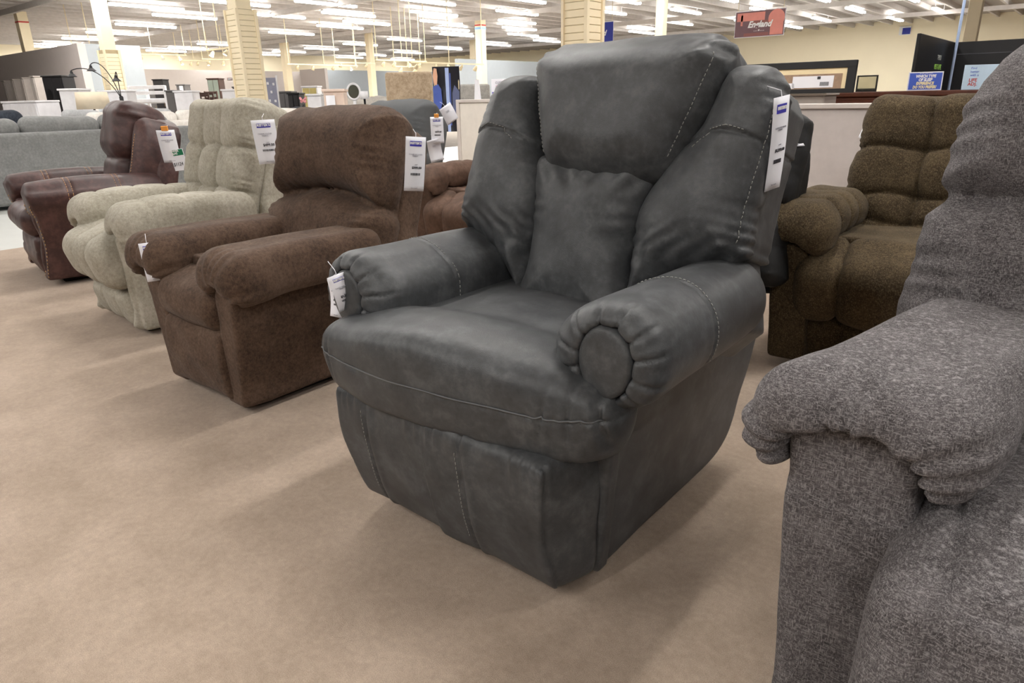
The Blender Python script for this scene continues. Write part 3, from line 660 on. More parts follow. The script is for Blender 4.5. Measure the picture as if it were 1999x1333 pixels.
def recliner(label, m, loc, rz=0.0, h=.011, W=.26, flare=.05, D=.80, arm=None, seat=None, foot=None, back=None, group=None, parts='full', gus=.33):
    R = thing('recliner', label, 'recliner', loc, radians(rz), group)
    A = arm or {}; ax, aw, az, ah = A.get('x', .28), A.get('w', .115), A.get('z', .545), A.get('h', .078)
    a0, a1 = A.get('y', (-.02, .55)); cuts = A.get('cuts', []); droop = A.get('droop', .06); aflat = A.get('r', .07)
    sw, szt = A.get('sw', aw * .66), A.get('st', az - .01)
    prof = cr([(.035, .035), (.30, .03), (.55, .03), (D - .12, .06), (D - .06, .14), (D, .38), (D - .02, .46), (D - .2, .5), (.25, .5), (.03, .5), (.02, .35), (.03, .12)], 3)
    fw = (foot or {}).get('w', W - .045)
    def body(P):
        x = np.abs(P[0]) - flare * np.clip(P[2] / .5, 0, 1)
        d = pad(P[1], P[2], x, prof, W, .014)
        inner = np.maximum(np.abs(P[0]) - fw - flare * .6 * np.clip(P[2] / .5, 0, 1) - .004, P[1] - .10)   # opening for seat and footrest
        d = smax(d, -inner, .01)
        px_ = np.abs(P[0]) - ax - (P[2] - szt) * A.get('lean', .06)
        stl = smax(rbox([px_, P[1] - (szt - P[2]) * .03, P[2]], (0, a0 + .085, szt / 2 + .015), (sw, .06, szt / 2 - .015), .016), P[2] - szt - .004 + (px_ / sw) ** 2 * .035, .02)
        return smin(d, stl, .012) + wob(P, .0015, 14)
    sdf('body', body, (-max(W + flare, ax + sw) - .04, min(-.02, a0 - .03), 0), (max(W + flare, ax + sw) + .04, D + .05, .62), h, m, R)
    # arms
    def armf(P):
        P = [P[0] + A.get('toe', 0) * (P[1] - a0), P[1], P[2]]
        k = np.clip((P[1] - a0) / (a1 - a0), 0, 1); zz = P[2] - A.get('hump', .012) * np.sin(k * pi) - A.get('rise', 0.0) * k
        tp = A.get('taper', .012) * k
        d = cell([ax + (P[0] - ax) * (1 + tp * 4), P[1], zz], (ax - aw, a0, az - ah), (ax + aw, a1, az + ah), aflat)
        if droop:
            f = cell(P, (ax - aw * .97, a0 - .002, az - ah - droop), (ax + aw * .97, a0 + .16, az + ah * .5), .06); d = smin(d, f, .06)
            sd = cell(P, (ax + aw * .1, a0 + .02, az - ah - droop * .6), (ax + aw * .96, a1 - .04, az), .05); d = smin(d, sd, .05)
        car = smax(np.abs(P[0] - ax) - sw - .012, P[2] - szt + ((P[0] - ax) / sw) ** 2 * .035, .03); car = smax(car, P[1] - a0 - .30, .02); d = smax(d, -car, .025)
        for c in cuts: d = tuft(d, np.abs(P[1] - c + .01 * np.sin((P[0] - ax) * 25)), A.get('cut', .016), .014)
        n = A.get('pleat', .0022); fr = np.exp(-((P[1] - a0 - .02) / .06) ** 2)
        th = np.arctan2(P[2] - szt + .05, P[0] - ax)
        return d + n * fr * np.sin(th * 15 + 3 * np.sin(th * 4.3)) + wob(P, .003, 17, 2)
    for sg in (1, -1):
        lo, hi = (ax - aw - .04 - A.get('toe', 0) * (a1 - a0), a0 - .04, az - ah - droop - .04), (ax + aw + .04, a1 + .05, az + ah + .05)
        if sg < 0: lo, hi = (-hi[0],) + lo[1:], (-lo[0],) + hi[1:]
        sdf('armrest', lambda P, sg=sg: armf(mirror(P, sg)), lo, hi, h, m, R)
    # seat
    S = seat or {}; cols = S.get('cols', [-.225, .225]); path = S.get('path', [(.50, .385), (.10, .40), (.06, .40)]); sr = S.get('R', .085); rr = S.get('r', .05)
    def seatf(P):
        d = None
        d = band(P, cols[0], cols[-1], path, sr, rr)
        for c in cols[1:-1]: d = tuft(d, np.abs(P[0] - c + .008 * np.sin(P[1] * 17)), S.get('depth', .03), .022)
        for (y, z, dep) in S.get('grooves', []): d = groove(d, L2(P[1] - y, P[2] - z), dep, .010)
        return d + wob(P, .003, 13, 3)
    pm = np.array(path)
    sdf('seat_cushion', seatf, (cols[0] - .03, pm[:, 0].min() - sr - .03, pm[:, 1].min() - sr - .03), (cols[-1] + .03, pm[:, 0].max() + sr + .02, pm[:, 1].max() + sr + .04), h, m, R)
    Fo = foot or {}; fc = Fo.get('cols', [-.21, .21]); fp = Fo.get('path', [(.055, .27), (.045, .18), (.06, .09)]); fr_ = Fo.get('R', .045)
    def footf(P):
        d = None
        d = band(P, fc[0], fc[-1], fp, fr_, Fo.get('r', .03))
        for c in fc[1:-1]: d = tuft(d, np.abs(P[0] - c), .022, .018)
        return d + wob(P, .003, 13, 4)
    pm = np.array(fp)
    sdf('footrest', footf, (fc[0] - .03, pm[:, 0].min() - fr_ - .03, pm[:, 1].min() - fr_ - .02), (fc[-1] + .03, pm[:, 0].max() + fr_ + .02, pm[:, 1].max() + fr_ + .03), h, m, R)
    # back
    Bk = back; O = (0,) + Bk.get('O', (.52, .42)); An = Bk.get('A', 15)
    bw, bh = Bk['w'], Bk['h']; T = Bk.get('T', .075); off = Bk.get('off', .02)
    def backf(P):
        x, s, t = tilt(P, O, An)
        return Bk['f'](x, s, t) + wob(P, .0035, 12, 5)
    sdf('back_cushion', backf, (-bw - .06, O[1] - .22, O[2] - .04), (bw + .06, O[1] + bh * .34 + .22, O[2] + bh + .08), h, m, R)
    g = gus
    shp = Bk.get('shell') or cr([(-g, -.05), (-g - .01, .2), (-g - .01, bh - .16), (-g + .05, bh - .06), (0, bh - .04), (g - .05, bh - .06), (g + .01, bh - .16), (g + .01, .2), (g, -.05)], 3)
    def shell(P):
        x, s, t = tilt(P, O, An); return pad(x, s, t + Bk.get('so', .14), shp, Bk.get('st', .075), .03)
    sdf('back_shell', shell, (-g - .05, O[1] - .1, O[2] - .1), (g + .05, O[1] + bh * .34 + .30, O[2] + bh + .06), h, m, R)
    MB().cbox((-W + .05, .08, 0), (W - .05, D - .14, .05), .008).build('base_frame', M_DARKFRAME, R)
    return R
def tuft(d, dist, depth, w): return d + depth * (.5 * np.exp(-dist / (w * .38)) + .55 * np.exp(-dist / (w * 1.7)))
def cellback(cols, rows, T=.07, r=.06, fan=0.0, depth=.034, w=.020, rowdepth=.8, pinch=.5):
    """tufted back: seams sunk between plump panels, top rolling backwards"""
    def f(x, s, t):
        xs = x / (1 + fan * s)
        d = cell([xs, s, t], (cols[0], rows[0], -T - .03), (cols[-1], rows[-1], T), r)
        d = smin(d, cell([xs, s, t], (cols[0] + .01, rows[-1] - .17, -T - .13), (cols[-1] - .01, rows[-1] - .004, .0), .065), .06)
        fr = np.clip((t + .06) / .05, 0, 1)
        for c in cols[1:-1]:
            d = tuft(d, np.abs(xs - c + .006 * np.sin(s * 25)), depth * fr, w)
            for q in rows[1:-1]: d = tuft(d, L2(xs - c, s - q), depth * pinch * fr, w * 1.2)
        for i, q in enumerate(rows[1:-1]): d = tuft(d, np.abs(s - q + .008 * np.sin(x * 21 + q * 40)), depth * rowdepth * fr, w * .9)
        ax = np.abs(xs); d += np.clip((ax - cols[-1] + .06) / .05, 0, 1) * fr * .003 * np.sin(s * 110 + 6 * np.sin(s * 29))
        for q in rows[1:-1]: d += np.exp(-np.abs(s - q - .0) / .02) * .0022 * np.sin(x * 130 + 5 * np.sin(x * 37)) * fr
        return d
    return f
# --- brown chenille recliner, left of the charcoal one
def brown_back(x, s, t):
    x = x / 1.10; s = np.where(s > .25, .25 + (s - .25) / 1.13, s)
    edge = .275 + .035 * np.cos(np.clip(x / .30, -1, 1) * pi / 2) - .02
    ps = cr([(-.30, .27), (-.315, .40), (-.318, .51), (-.285, .578), (0, .592), (.285, .578), (.318, .51), (.315, .40), (.30, .27), (.20, .29), (0, .315), (-.20, .29)], 3)
    up = pad(x, s, t + .045, ps, .075, .065, .05, .08)
    tr = cell([x, s, t], (-.285, .40, -.20), (.285, .585, .02), .08); up = smin(up, tr, .05)
    pl = cr([(-.31, -.03), (0, -.04), (.31, -.03), (.318, .12), (.315, .235), (.20, .27), (0, .30), (-.20, .27), (-.315, .235), (-.318, .12)], 3)
    lo = pad(x, s, t + .045, pl, .075, .06, .05, .08)
    lo2 = cell([x, s, t], (-.29, -.02, -.17), (.29, .3, -.02), .03); lo = smin(lo, lo2, .02)
    d = smin(up, lo, .016)
    ax = np.abs(x); fr = t > -.06
    d += np.exp(-((ax - .27) / .04) ** 2) * fr * .0028 * np.sin(s * 100 + 5 * np.sin(s * 30))
    d += np.exp(-((s - .30) / .03) ** 2) * .002 * np.sin(x * 90 + 3 * np.sin(x * 31)) * fr
    return d
recliner('plain dark brown chenille recliner with pillow arms, directly left of the charcoal leather one', M_BROWN, (-2.37, 1.06, 0), 0, .009, W=.262, flare=.058,
         arm=dict(x=.265, w=.128, z=.517, h=.070, y=(-.035, .60), droop=.025, r=.068, pleat=.0035, sw=.058, st=.470, hump=.004, lean=.13), seat=dict(cols=[-.20, .20], path=[(.50, .375), (.10, .39), (.045, .372)], R=.087, r=.05),
         foot=dict(w=.205, cols=[-.202, .202], path=[(.025, .262), (.015, .17), (.03, .085)], R=.044, r=.018), back=dict(w=.36, h=.64, f=brown_back, O=(.54, .40), A=15, so=.17, st=.06), gus=.32)
recliner('sage beige tufted recliner with fat pillow arms, left of the brown chenille one', M_BEIGE, (-3.60, 1.22, 0), -4, .010, W=.275, flare=.03,
         arm=dict(x=.275, w=.125, z=.535, h=.078, y=(.01, .66), cuts=[.15, .33, .5], droop=.03, r=.074, sw=.07, st=.50, hump=.022, cut=.011), seat=dict(cols=[-.27, -.10, .08, .27], path=[(.50, .40), (.10, .42), (-.0, .38), (.02, .315)], R=.095, r=.07, depth=.035),
         foot=dict(w=.24, cols=[-.25, -.10, .08, .25], path=[(.06, .155), (.075, .09)], R=.06, r=.045),
         back=dict(w=.34, h=.64, O=(.58, .42), A=16, f=cellback([-.30, -.115, .085, .30], [-.04, .20, .41, .655], .09, .07, fan=.10), so=.16, st=.075), gus=.32)
recliner('olive brown tufted recliner behind the grey tweed one, against the partition', M_OLIVE, (-.45, 2.68, 0), 0, .010, W=.39, flare=.02,
         arm=dict(x=.385, w=.145, z=.555, h=.088, y=(-.08, .56), cuts=[.10, .23, .36], droop=.02, r=.084, sw=.07, st=.50, cut=.022), seat=dict(cols=[-.355, -.20, .16, .34], path=[(.50, .37), (.22, .375), (.10, .415), (.0, .37), (.015, .29)], R=.10, r=.07, depth=.035),
         foot=dict(w=.31, cols=[-.33, -.18, .16, .33], path=[(.06, .16), (.075, .09)], R=.06, r=.045),
         back=dict(w=.38, h=.62, O=(.52, .40), A=14, f=cellback([-.39, -.10, .15, .39], [-.04, .105, .215, .405, .625], .085, .075, fan=-.2), so=.16, st=.075), gus=.34)
def tweed_back(x, s, t):
    x = x / 1.04
    ps = cr([(-.37, .42), (-.40, .55), (-.36, .68), (-.24, .74), (0, .75), (.24, .74), (.36, .68), (.40, .55), (.37, .42), (0, .39)], 3)
    up = pad(x, s, t + .02, ps, .085, .075, .05, .07)
    pl = cr([(-.42, -.05), (0, -.06), (.42, -.05), (.435, .14), (.43, .28), (.38, .43), (0, .46), (-.38, .43), (-.43, .28), (-.435, .14)], 3)
    lo = pad(x, s, t + .03, pl, .08, .07, .045, .09)
    d = smin(up, lo, .02); d = smin(d, cell([x, s, t], (-.35, .5, -.2), (.35, .73, -.02), .08), .05)
    ax = np.abs(x); d += np.exp(-((ax - .38) / .05) ** 2) * .004 * np.sin(s * 75 + 5 * np.sin(s * 23)); d += np.exp(-((s - .42) / .035) ** 2) * .0035 * np.sin(x * 80 + 3 * np.sin(x * 37))
    return d
recliner('heather grey tweed recliner in the right foreground, cut off by the frame', M_TWEED, (.20, .92, 0), 0, .0075, W=.445, flare=.02,
         arm=dict(x=.385, w=.143, z=.598, h=.066, y=(-.015, .66), droop=.012, r=.064, pleat=.004, sw=.084, st=.605, hump=.006, lean=.06, toe=.20), seat=dict(depth=.016, cols=[-.318, -.245, .245, .318], path=[(.50, .40), (.10, .425), (-.05, .405), (-.09, .28), (-.07, .15)], R=.095, r=.07, grooves=[(-.115, .478, .016)]),
         foot=dict(w=.285, cols=[-.27, .27], path=[(.05, .16), (.06, .09)], R=.05, r=.04),
         back=dict(w=.47, h=.76, O=(.54, .42), A=15, f=tweed_back, so=.17, st=.07), gus=.40)
recliner('brown suede tufted recliner glimpsed between the chenille recliner and the charcoal one', M_SUEDE, (-2.84, 2.98, 0), 0, .013, W=.33, flare=.02,
         arm=dict(x=.36, w=.13, z=.56, h=.08, y=(-.05, .55), cuts=[.12, .28, .44], droop=.03, r=.075), seat=dict(cols=[-.31, -.15, .15, .31], path=[(.50, .38), (.10, .40), (.01, .36), (.02, .28)], R=.10, r=.06),
         foot=dict(w=.29, cols=[-.29, -.1, .1, .29], path=[(.06, .16), (.075, .09)], R=.06, r=.045),
         back=dict(w=.36, h=.65, O=(.54, .40), A=15, f=cellback([-.33, -.12, .12, .33], [-.04, .20, .42, .655], .08, .06), so=.16, st=.075), gus=.32)
recliner('black velvet recliner almost hidden behind the charcoal leather one', M_BLACKVEL, (-1.19, 2.03, 0), 0, .013, D=.60, W=.27, flare=.01,
         arm=dict(x=.23, w=.08, z=.54, h=.06, y=(-.02, .5), droop=.03, r=.055), seat=dict(cols=[-.24, .24]), foot=dict(w=.24, cols=[-.235, .235]),
         back=dict(w=.36, h=.62, f=brown_back, O=(.54, .36), A=15, so=.17, st=.06), gus=.31)
recliner('slate grey recliner with several paper tags, behind the brown chenille one', M_BLUEGREY, (-4.25, 3.05, 0), 0, .013, W=.32, flare=.03,
         arm=dict(x=.35, w=.12, z=.545, h=.07, y=(-.02, .55), droop=.04, r=.066), seat=dict(cols=[-.26, .26]), foot=dict(w=.26, cols=[-.25, .25]),
         back=dict(w=.37, h=.66, f=brown_back, O=(.56, .42), A=15, so=.17, st=.06), gus=.33)

# ------------------------------------------------------------------ dark brown leather recliner, far left
M_LEATH = leather('oxblood_brown_leather', rgb(44, 26, 25), rgb(64, 40, 38), rgb(88, 60, 56), .46, 8, 300, .5)
M_NAIL = plain('antique_brass_nailhead', rgb(170, 140, 100), .35, .9); M_TAN = plain('tan_thread', rgb(176, 134, 96), .7)
def leather_recliner(loc, rz):
    R = thing('recliner', 'dark brown leather recliner with flared arms and brass nailheads, farthest left', 'recliner', loc, radians(rz)); h = .012; m = M_LEATH; O = (0, .56, .42); A = 16
    prof = cr([(.05, .04), (.6, .04), (.72, .07), (.78, .2), (.84, .44), (.70, .5), (.05, .5), (.03, .3)], 3)
    def body(P):
        x = np.abs(P[0]) - .05 * np.clip(P[2] / .5, 0, 1); d = pad(P[1], P[2], x, prof, .33, .015)
        return smax(d, -np.maximum(np.abs(P[0]) - .29, P[1] - .1), .01)
    sdf('body', body, (-.44, 0, 0), (.44, .9, .56), h, m, R)
    def arm(P):
        k = np.clip(P[1] / .7, 0, 1); cx, cz = .365, .535 + .02 * np.sin(k * 3); x = P[0] - cx; z = P[2] - cz
        roll = smax(smax(L2(x / 1.25, z) - .085, -.0 - P[1], .03), P[1] - .74, .06)
        yb = .0 + .03 * np.sin(np.clip(P[2] / .5, 0, 1) * pi)
        front = smax(smax(np.abs(P[0] - .335 - .075 * np.clip(P[2] / .5, 0, 1) ** 2) - .055 - .03 * np.clip(P[2] / .5, 0, 1) ** 2, .0 + .03 * np.sin(P[2] * 6) - P[1], .02), P[1] - .70, .03); front = smax(front, np.maximum(.04 - P[2], P[2] - .56), .02)
        d = smin(roll, front, .05)
        for y in (.20, .225, .46, .485): d = groove(d, np.abs(P[1] - y) + np.where(P[2] < .5, 1, 0), .003, .006)
        return d + wob(P, .002, 12)
    for sg in (1, -1):
        lo, hi = (.22, -.03, .0), (.52, .80, .68)
        if sg < 0: lo, hi = (-hi[0],) + lo[1:], (-lo[0],) + hi[1:]
        a = sdf('armrest', lambda P, sg=sg: arm(mirror(P, sg)), lo, hi, h, m, R)
        for off in (-.048, .05):
            pts = [(sg * (.335 + .075 * (z / .5) ** 2 + off * (1 + .5 * (z / .5) ** 2)), -.03, z) for z in np.arange(.07, .50, .021)]
            Q, nn = snap(lambda P, sg=sg: arm(mirror(P, sg)), pts, 5); mb = MB()
            for q in Q: mb.lathe([(.0065, 0), (.005, .003), (.001, .0045)], n=6, M=Matrix.Translation(tuple(q)) @ Matrix.Rotation(pi / 2, 4, 'X'))
            o = mb.build('nailhead_row', M_NAIL, a, True); o['kind'] = 'stuff'
    def seat(P):
        d = band(P, -.285, .285, [(.5, .38), (.1, .40), (.04, .38)], .09, .06); return groove(d, np.abs(np.abs(P[0]) - .15), .004, .006) + wob(P, .004, 12)
    sdf('seat_cushion', seat, (-.31, -.09, .26), (.31, .62, .53), h, m, R)
    def foot(P): return groove(band(P, -.275, .275, [(.05, .25), (.04, .16), (.06, .09)], .05, .03), np.abs(P[2] - .20), .004, .006) + wob(P, .004, 12)
    sdf('footrest', foot, (-.30, -.05, .02), (.30, .15, .34), h, m, R)
    def back(P):
        x, s, t = tilt(P, O, A); ax = np.abs(x)
        lo = cell([x, s, t], (-.22, -.03, -.12), (.22, .31, .085), .08)
        up = cell([x, s, t], (-.235, .27, -.14), (.235, .66, .125), .11); up = smin(up, cell([x, s, t], (-.2, .45, -.2), (.2, .645, .02), .09), .04)
        up = groove(up, np.abs(x + .03), .004, .005); up += np.clip((ax - .1) / .1, 0, 1) * .006 * np.sin(s * 70 + 5 * np.sin(s * 20)) * np.exp(-((s - .52) / .08) ** 2)
        return smin(smin(up, lo, .02), 9, .01) + wob(P, .003, 12)
    sdf('back_cushion', back, (-.27, .28, .36), (.27, 1.0, 1.14), h, m, R)
    def wing(P):
        x, s, t = tilt(P, O, A); w = cr([(.22, .04), (.34, .0), (.37, .18), (.36, .38), (.32, .52), (.26, .57), (.22, .5), (.23, .3)], 3)
        return pad(x, s, t + .085, w, .09, .05, .03, .05) + wob(P, .002, 12)
    for sg in (1, -1):
        lo, hi = (.15, .30, .36), (.42, 1.0, 1.12)
        if sg < 0: lo, hi = (-hi[0],) + lo[1:], (-lo[0],) + hi[1:]
        sdf('side_bolster', lambda P, sg=sg: wing(mirror(P, sg)), lo, hi, h, m, R)
    sh = cr([(-.35, -.05), (-.355, .4), (-.3, .55), (0, .6), (.3, .55), (.355, .4), (.35, -.05)], 3)
    def shell(P):
        x, s, t = tilt(P, O, A); return pad(x, s, t + .17, sh, .07, .03)
    sdf('back_shell', shell, (-.4, .5, .3), (.4, 1.1, 1.1), h, m, R)
    cv = []
    for sg in (1, -1):
        am = lambda P, sg=sg: arm(mirror(P, sg))
        for y in (.20, .225, .46, .485): cv.append((am, [(sg * (.365 + .11 * cos(a)), y, .54 + .09 * sin(a)) for a in np.linspace(-.3, 3.3, 12)]))
        cv.append((lambda P, sg=sg: wing(mirror(P, sg)), [untilt((sg * .325, s, .05), O, A) for s in (.05, .2, .35, .48)]))
    stitches(R, cv, M_TAN, .0022, .018, .012)
    MB().cbox((-.28, .1, 0), (.28, .68, .05), .008).build('base_frame', M_DARKFRAME, R)
    return R
leather_recliner((-5.12, 1.36, 0), -9)
# ------------------------------------------------------------------ sofas
def sofa(label, m, loc, rz, L=2.2, n=3, H=.80, ch=.17, pillow=None, D=.92, dark_back=None):
    """backrest on the +x side of its own frame, length along y"""
    S = thing('sofa', label, 'sofa', loc, radians(rz)); h = .03
    def frame(P):
        b = rbox(P, (-.09, L/2, H/2 + .04), (.09, L/2, H/2 - .0), .04); s = rbox(P, (-.46, L/2, .24), (.44, L/2, .16), .04); d = smin(b, s, .03)
        for y in (.11, L - .11): d = smin(d, rbox(P, (-.46, y, .36), (.45, .11, .27), .06), .03)
        return d
    sdf('frame', frame, (-1, -.06, .02), (.06, L + .06, H + .12), h, m, S)
    for x, y in ((-.06, .08), (-.86, .08), (-.06, L - .08), (-.86, L - .08)): MB().lathe([(.025, 0), (.035, .1)], (x, y, 0), 10).build('foot', M_DARKFRAME, S)
    w = (L - .44) / n
    def bc(P): return rbox(P, (0, 0, 0), (.12, w/2, .23), .10) + wob(P, .010, 9) 
    c0 = sdf('back_cushion', bc, (-.2, -w/2 - .08, -.32), (.2, w/2 + .08, .32), .02, m, S)
    def scf(P): return rbox(P, (0, 0, 0), (.33, w/2, .085), .06) + wob(P, .004, 8)
    c1 = sdf('seat_cushion', scf, (-.42, -w/2 - .06, -.14), (.42, w/2 + .06, .14), .025, m, S)
    for i in range(n):
        a, b = (c0, c1) if i == 0 else (c0.copy(), c1.copy())
        if i: COL.objects.link(a); COL.objects.link(b)
        y = .22 + w * (i + .5); a.location = (-.26, y, H + ch - .23); a.rotation_euler = (0, radians(8), radians(random.uniform(-2, 2))); b.location = (-.55, y, .47)
    return S
M_SOFAG = chenille('slate_green_grey_velvet', rgb(104, 105, 104), rgb(119, 120, 119), rgb(134, 135, 134), rgb(144, 145, 144), 120, (1, 1, 1), .2, .2, .2)
M_NAVY = chenille('charcoal_navy_fabric', rgb(38, 42, 50), rgb(50, 55, 64), rgb(64, 70, 80), rgb(74, 80, 90), 120, (1, 1, 1), .2, .2)
M_CREAM = chenille('ivory_fabric', rgb(212, 206, 198), rgb(226, 221, 214), rgb(238, 234, 228), rgb(242, 240, 236), 120, (1, 1, 1), .2, .2)
M_PALE = chenille('pale_grey_fabric', rgb(168, 170, 172), rgb(184, 186, 188), rgb(200, 202, 203), rgb(210, 212, 213), 120, (1, 1, 1), .2, .2)
sofa('long slate green sofa seen from behind, left of the dark leather recliner', M_SOFAG, (-8.85, .75, 0), 0, 3.66, 4, .74, .19)
sofa('charcoal navy sofa behind the slate green one, at the left edge', M_NAVY, (-11.4, .6, 0), 0, 3.0, 3, .76, .25)
sofa('ivory sofa just behind the sage beige recliner', M_CREAM, (-7.0, 4.75, 0), 18, 2.4, 3, .76, .19)
sofa('ivory sofa two rows behind, over the slate green sofa', M_CREAM, (-12.3, 4.3, 0), 0, 2.6, 3, .74, .19)
sofa('ivory sofa to the right of the sage beige recliner, farther back', M_CREAM, (-10.4, 6.5, 0), 0, 1.9, 2, .74, .19)
sofa('pale grey sofa with scatter cushions beneath the arc lamp', M_PALE, (-14.2, 4.6, 0), 0, 2.4, 3, .76, .21)
sofa('dark grey sofa left of the blush upholstered cube', M_NAVY, (-14.0, 9.2, 0), 0, 2.0, 2, .72, .20)
# ------------------------------------------------------------------ fabric partitions
M_PART = plain('oatmeal_partition_fabric', rgb(198, 190, 186), .9, var=.05, scale=14, bump=.15); M_PTRIM = plain('beige_partition_trim', rgb(204, 196, 190), .5); M_PARTL = plain('ivory_partition_fabric', rgb(222, 216, 206), .9, var=.04, scale=14, bump=.1)
def partition(label, x0, x1, y, H, n, m):
    P = thing('partition', label, 'partition', (x0, y, 0)); w = (x1 - x0) / n; a = None
    for i in range(n):
        if a is None: a = o = MB().cbox((.02, -.03, .06), (w - .02, .03, H - .03), .008).build('fabric_panel', m, P)
        else: o = a.copy(); COL.objects.link(o)
        o.location = (i * w, 0, 0)
    for i in range(n + 1): MB().cbox((i * w - .022, -.036, 0), (i * w + .022, .036, H), .004).build('post', M_PTRIM, P)
    MB().cbox((0, -.038, H - .028), (x1 - x0, .038, H), .004).build('top_rail', M_PTRIM, P)
partition('oatmeal fabric partition behind the olive recliner', -1.95, 3.45, 4.22, .965, 3, M_PART)
partition('ivory fabric partition with a raised edge post, left of the charcoal recliner', -4.78, -2.0, 5.0, 1.022, 2, M_PARTL)
# ------------------------------------------------------------------ right background
M_BLK = plain('satin_black', rgb(20, 20, 22), .35); M_MAHOG = plain('mahogany_veneer', rgb(78, 40, 26), .35, var=.2, scale=20); M_KRAFT = plain('weathered_oak', rgb(160, 134, 112), .7, var=.15, scale=30); M_MAT = plain('cream_matboard', rgb(244, 226, 184), .8); M_GLASS = plain('mirror_glass', rgb(200, 205, 205), .05, 1.0)
gx = lambda px, d: ground(px, d)
x, y = gx(1614, 7.2); T = thing('dresser', 'long mahogany dresser whose top shows above the partition behind the olive recliner', 'dresser', (x, y, 0)); DY = y
MB().cbox((0, -.02, .965), (2.3, .52, 1.015), .01).build('top', M_MAHOG, T); MB().cbox((.03, 0, .06), (2.27, .5, .965), .01).build('carcass', M_MAHOG, T)
for i in range(3):
    for j in range(4): dr = MB().cbox((.06 + i * .735, -.02, .1 + j * .215), (.77 + i * .735, 0, .295 + j * .215), .006).build('drawer', M_MAHOG, T); MB().lathe([(.006, 0), (.016, .02), (.012, .03)], n=10, M=Matrix.Translation((.415 + i * .735, -.02, .2 + j * .215)) @ Matrix.Rotation(pi/2, 4, 'X')).build('knob', M_NAIL, dr)
for s in ((.1, .05), (2.2, .05), (.1, .45), (2.2, .45)): MB().lathe([(.02, 0), (.03, .06)], (s[0], s[1], 0), 8).build('leg', M_MAHOG, T)
x, y = gx(1490, 6.9); K = thing('chest', 'grey chest standing behind the partition, carrying the black picture frame', 'chest', (x, y, 0))
MB().cbox((-.5, .05, .0), (.58, .45, .99), .01).build('carcass', plain('taupe_lacquer', rgb(150, 142, 136), .5), K)
MB().cbox((-.52, .03, .99), (.60, .47, 1.012), .005).build('top', plain('taupe_top', rgb(166, 158, 152), .5), K)
# big black frame leaning on it
Fm = thing('picture_frame', 'wide black picture frame with cream mat leaning above the partition', 'picture frame', (x - .42, y - .02, 1.013)); Fm.rotation_euler = (radians(-4), 0, 0); w, hh, b = 1.27, .285, .08
for a, c in (((0, 0, 0), (w, .03, .038)), ((0, 0, hh - b * .8), (w, .03, hh)), ((0, 0, .03), (b, .03, hh - .05)), ((w - b, 0, .03), (w, .03, hh - .05))): MB().cbox(a, c, .004).build('frame_bar', M_BLK, Fm)
MB().box((b, .016, .03), (w - b, .022, hh - .06)).build('mat', M_MAT, Fm); pc = MB().box((b + .02, .010, .038), (w - b - .04, .016, .172)).build('picture', M_KRAFT, Fm)
MB().box((.70, .006, .05), (1.08, .010, .155)).build('white_label', M_PAPER, pc); MB().box((.52, .006, .045), (.72, .010, .095)).build('white_label', M_PAPER, pc)
mb = MB(); X = .96
while X < 1.04: mb.box((X, .004, .065), (X + .004, .006, .10)); X += .0075
o = mb.build('barcode', M_INK, Fm); o['kind'] = 'stuff'; MB().box((.93, .004, .125), (.96, .006, .15)).build('printed_mark', M_INK, Fm)
x, y = on_y(1678, DY + .2); F2 = thing('picture_frame', 'small black frame with mirror standing right of the wide black one', 'picture frame', (x, y, 1.0155)); w, hh, b = .20, .16, .014
for a, c in (((0, 0, 0), (w, .02, b)), ((0, 0, hh - b), (w, .02, hh)), ((0, 0, b), (b, .02, hh - b)), ((w - b, 0, b), (w, .02, hh - b))): MB().cbox(a, c, .002).build('frame_bar', M_BLK, F2)
MB().box((b, .008, b), (w - b, .014, hh - b)).build('mirror', M_GLASS, F2)
# black corner display and signs
x, y = gx(1850, 9.6); D_ = thing('display_booth', 'black corner display booth advertising sleep at the upper right', 'display', (x, y, 0)); zt = zat(1850, 85, 9.6)
MB().cbox((0, 0, 0), (2.6, .05, zt), .006).build('rear_panel', M_BLK, D_); MB().cbox((-.04, -2.3, 0), (.0, .05, zt), .006).build('side_panel', M_BLK, D_)
MB().box((-.005, -.004, zt - .16), (2.6, 0, zt - .15)).build('reveal', M_INK, D_)
M_LIME = plain('lime_green_print', rgb(150, 200, 90), .6); M_GREYT = plain('light_grey_print', rgb(170, 175, 172), .6)
for s, zz, sz, mm in (('THIS IS', 1.40, .085, M_GREYT), ('NEXT-LEVEL', 1.29, .085, M_LIME), ('SLEEP', 1.20, .085, M_GREYT)): text('lettering', s, sz, mm, D_, (.002, -1.0, zz), (pi/2, 0, pi/2), bold=.001)
def sign(label, px0, px1, py0, py1, d, lines, m, border=None, cat='sign', ax=0, z=None, lean=0, row=None):
    x0, y0 = gx((px0 + px1) / 2, d) if not row else on_y((px0 + px1) / 2, row); w = (px1 - px0) / F * d / cos(radians(ax)); z0 = zat(px0, py1, d) if z is None else z; hgt = (py1 - py0) / 1418 * d
    S = thing('sign', label, cat, (x0, y0, z0), radians(ax)); S.rotation_euler = (radians(lean), 0, radians(ax))
    if border: MB().cbox((-w/2, 0, 0), (w/2, .008, hgt), .001).build('board', M_PAPER, S); MB().box((-w/2 + .01, -.001, .01), (w/2 - .01, 0, hgt - .01)).build('printed_face', m, S)
    else: MB().cbox((-w/2, 0, 0), (w/2, .008, hgt), .001).build('board', m, S)
    for (s, fz, sz, mm, kw) in lines: text('lettering', s, sz * hgt, mm, S, (kw.pop('x', 0) * w, -.0016, fz * hgt), (pi/2, 0, 0), **kw)
    return S, w, hgt
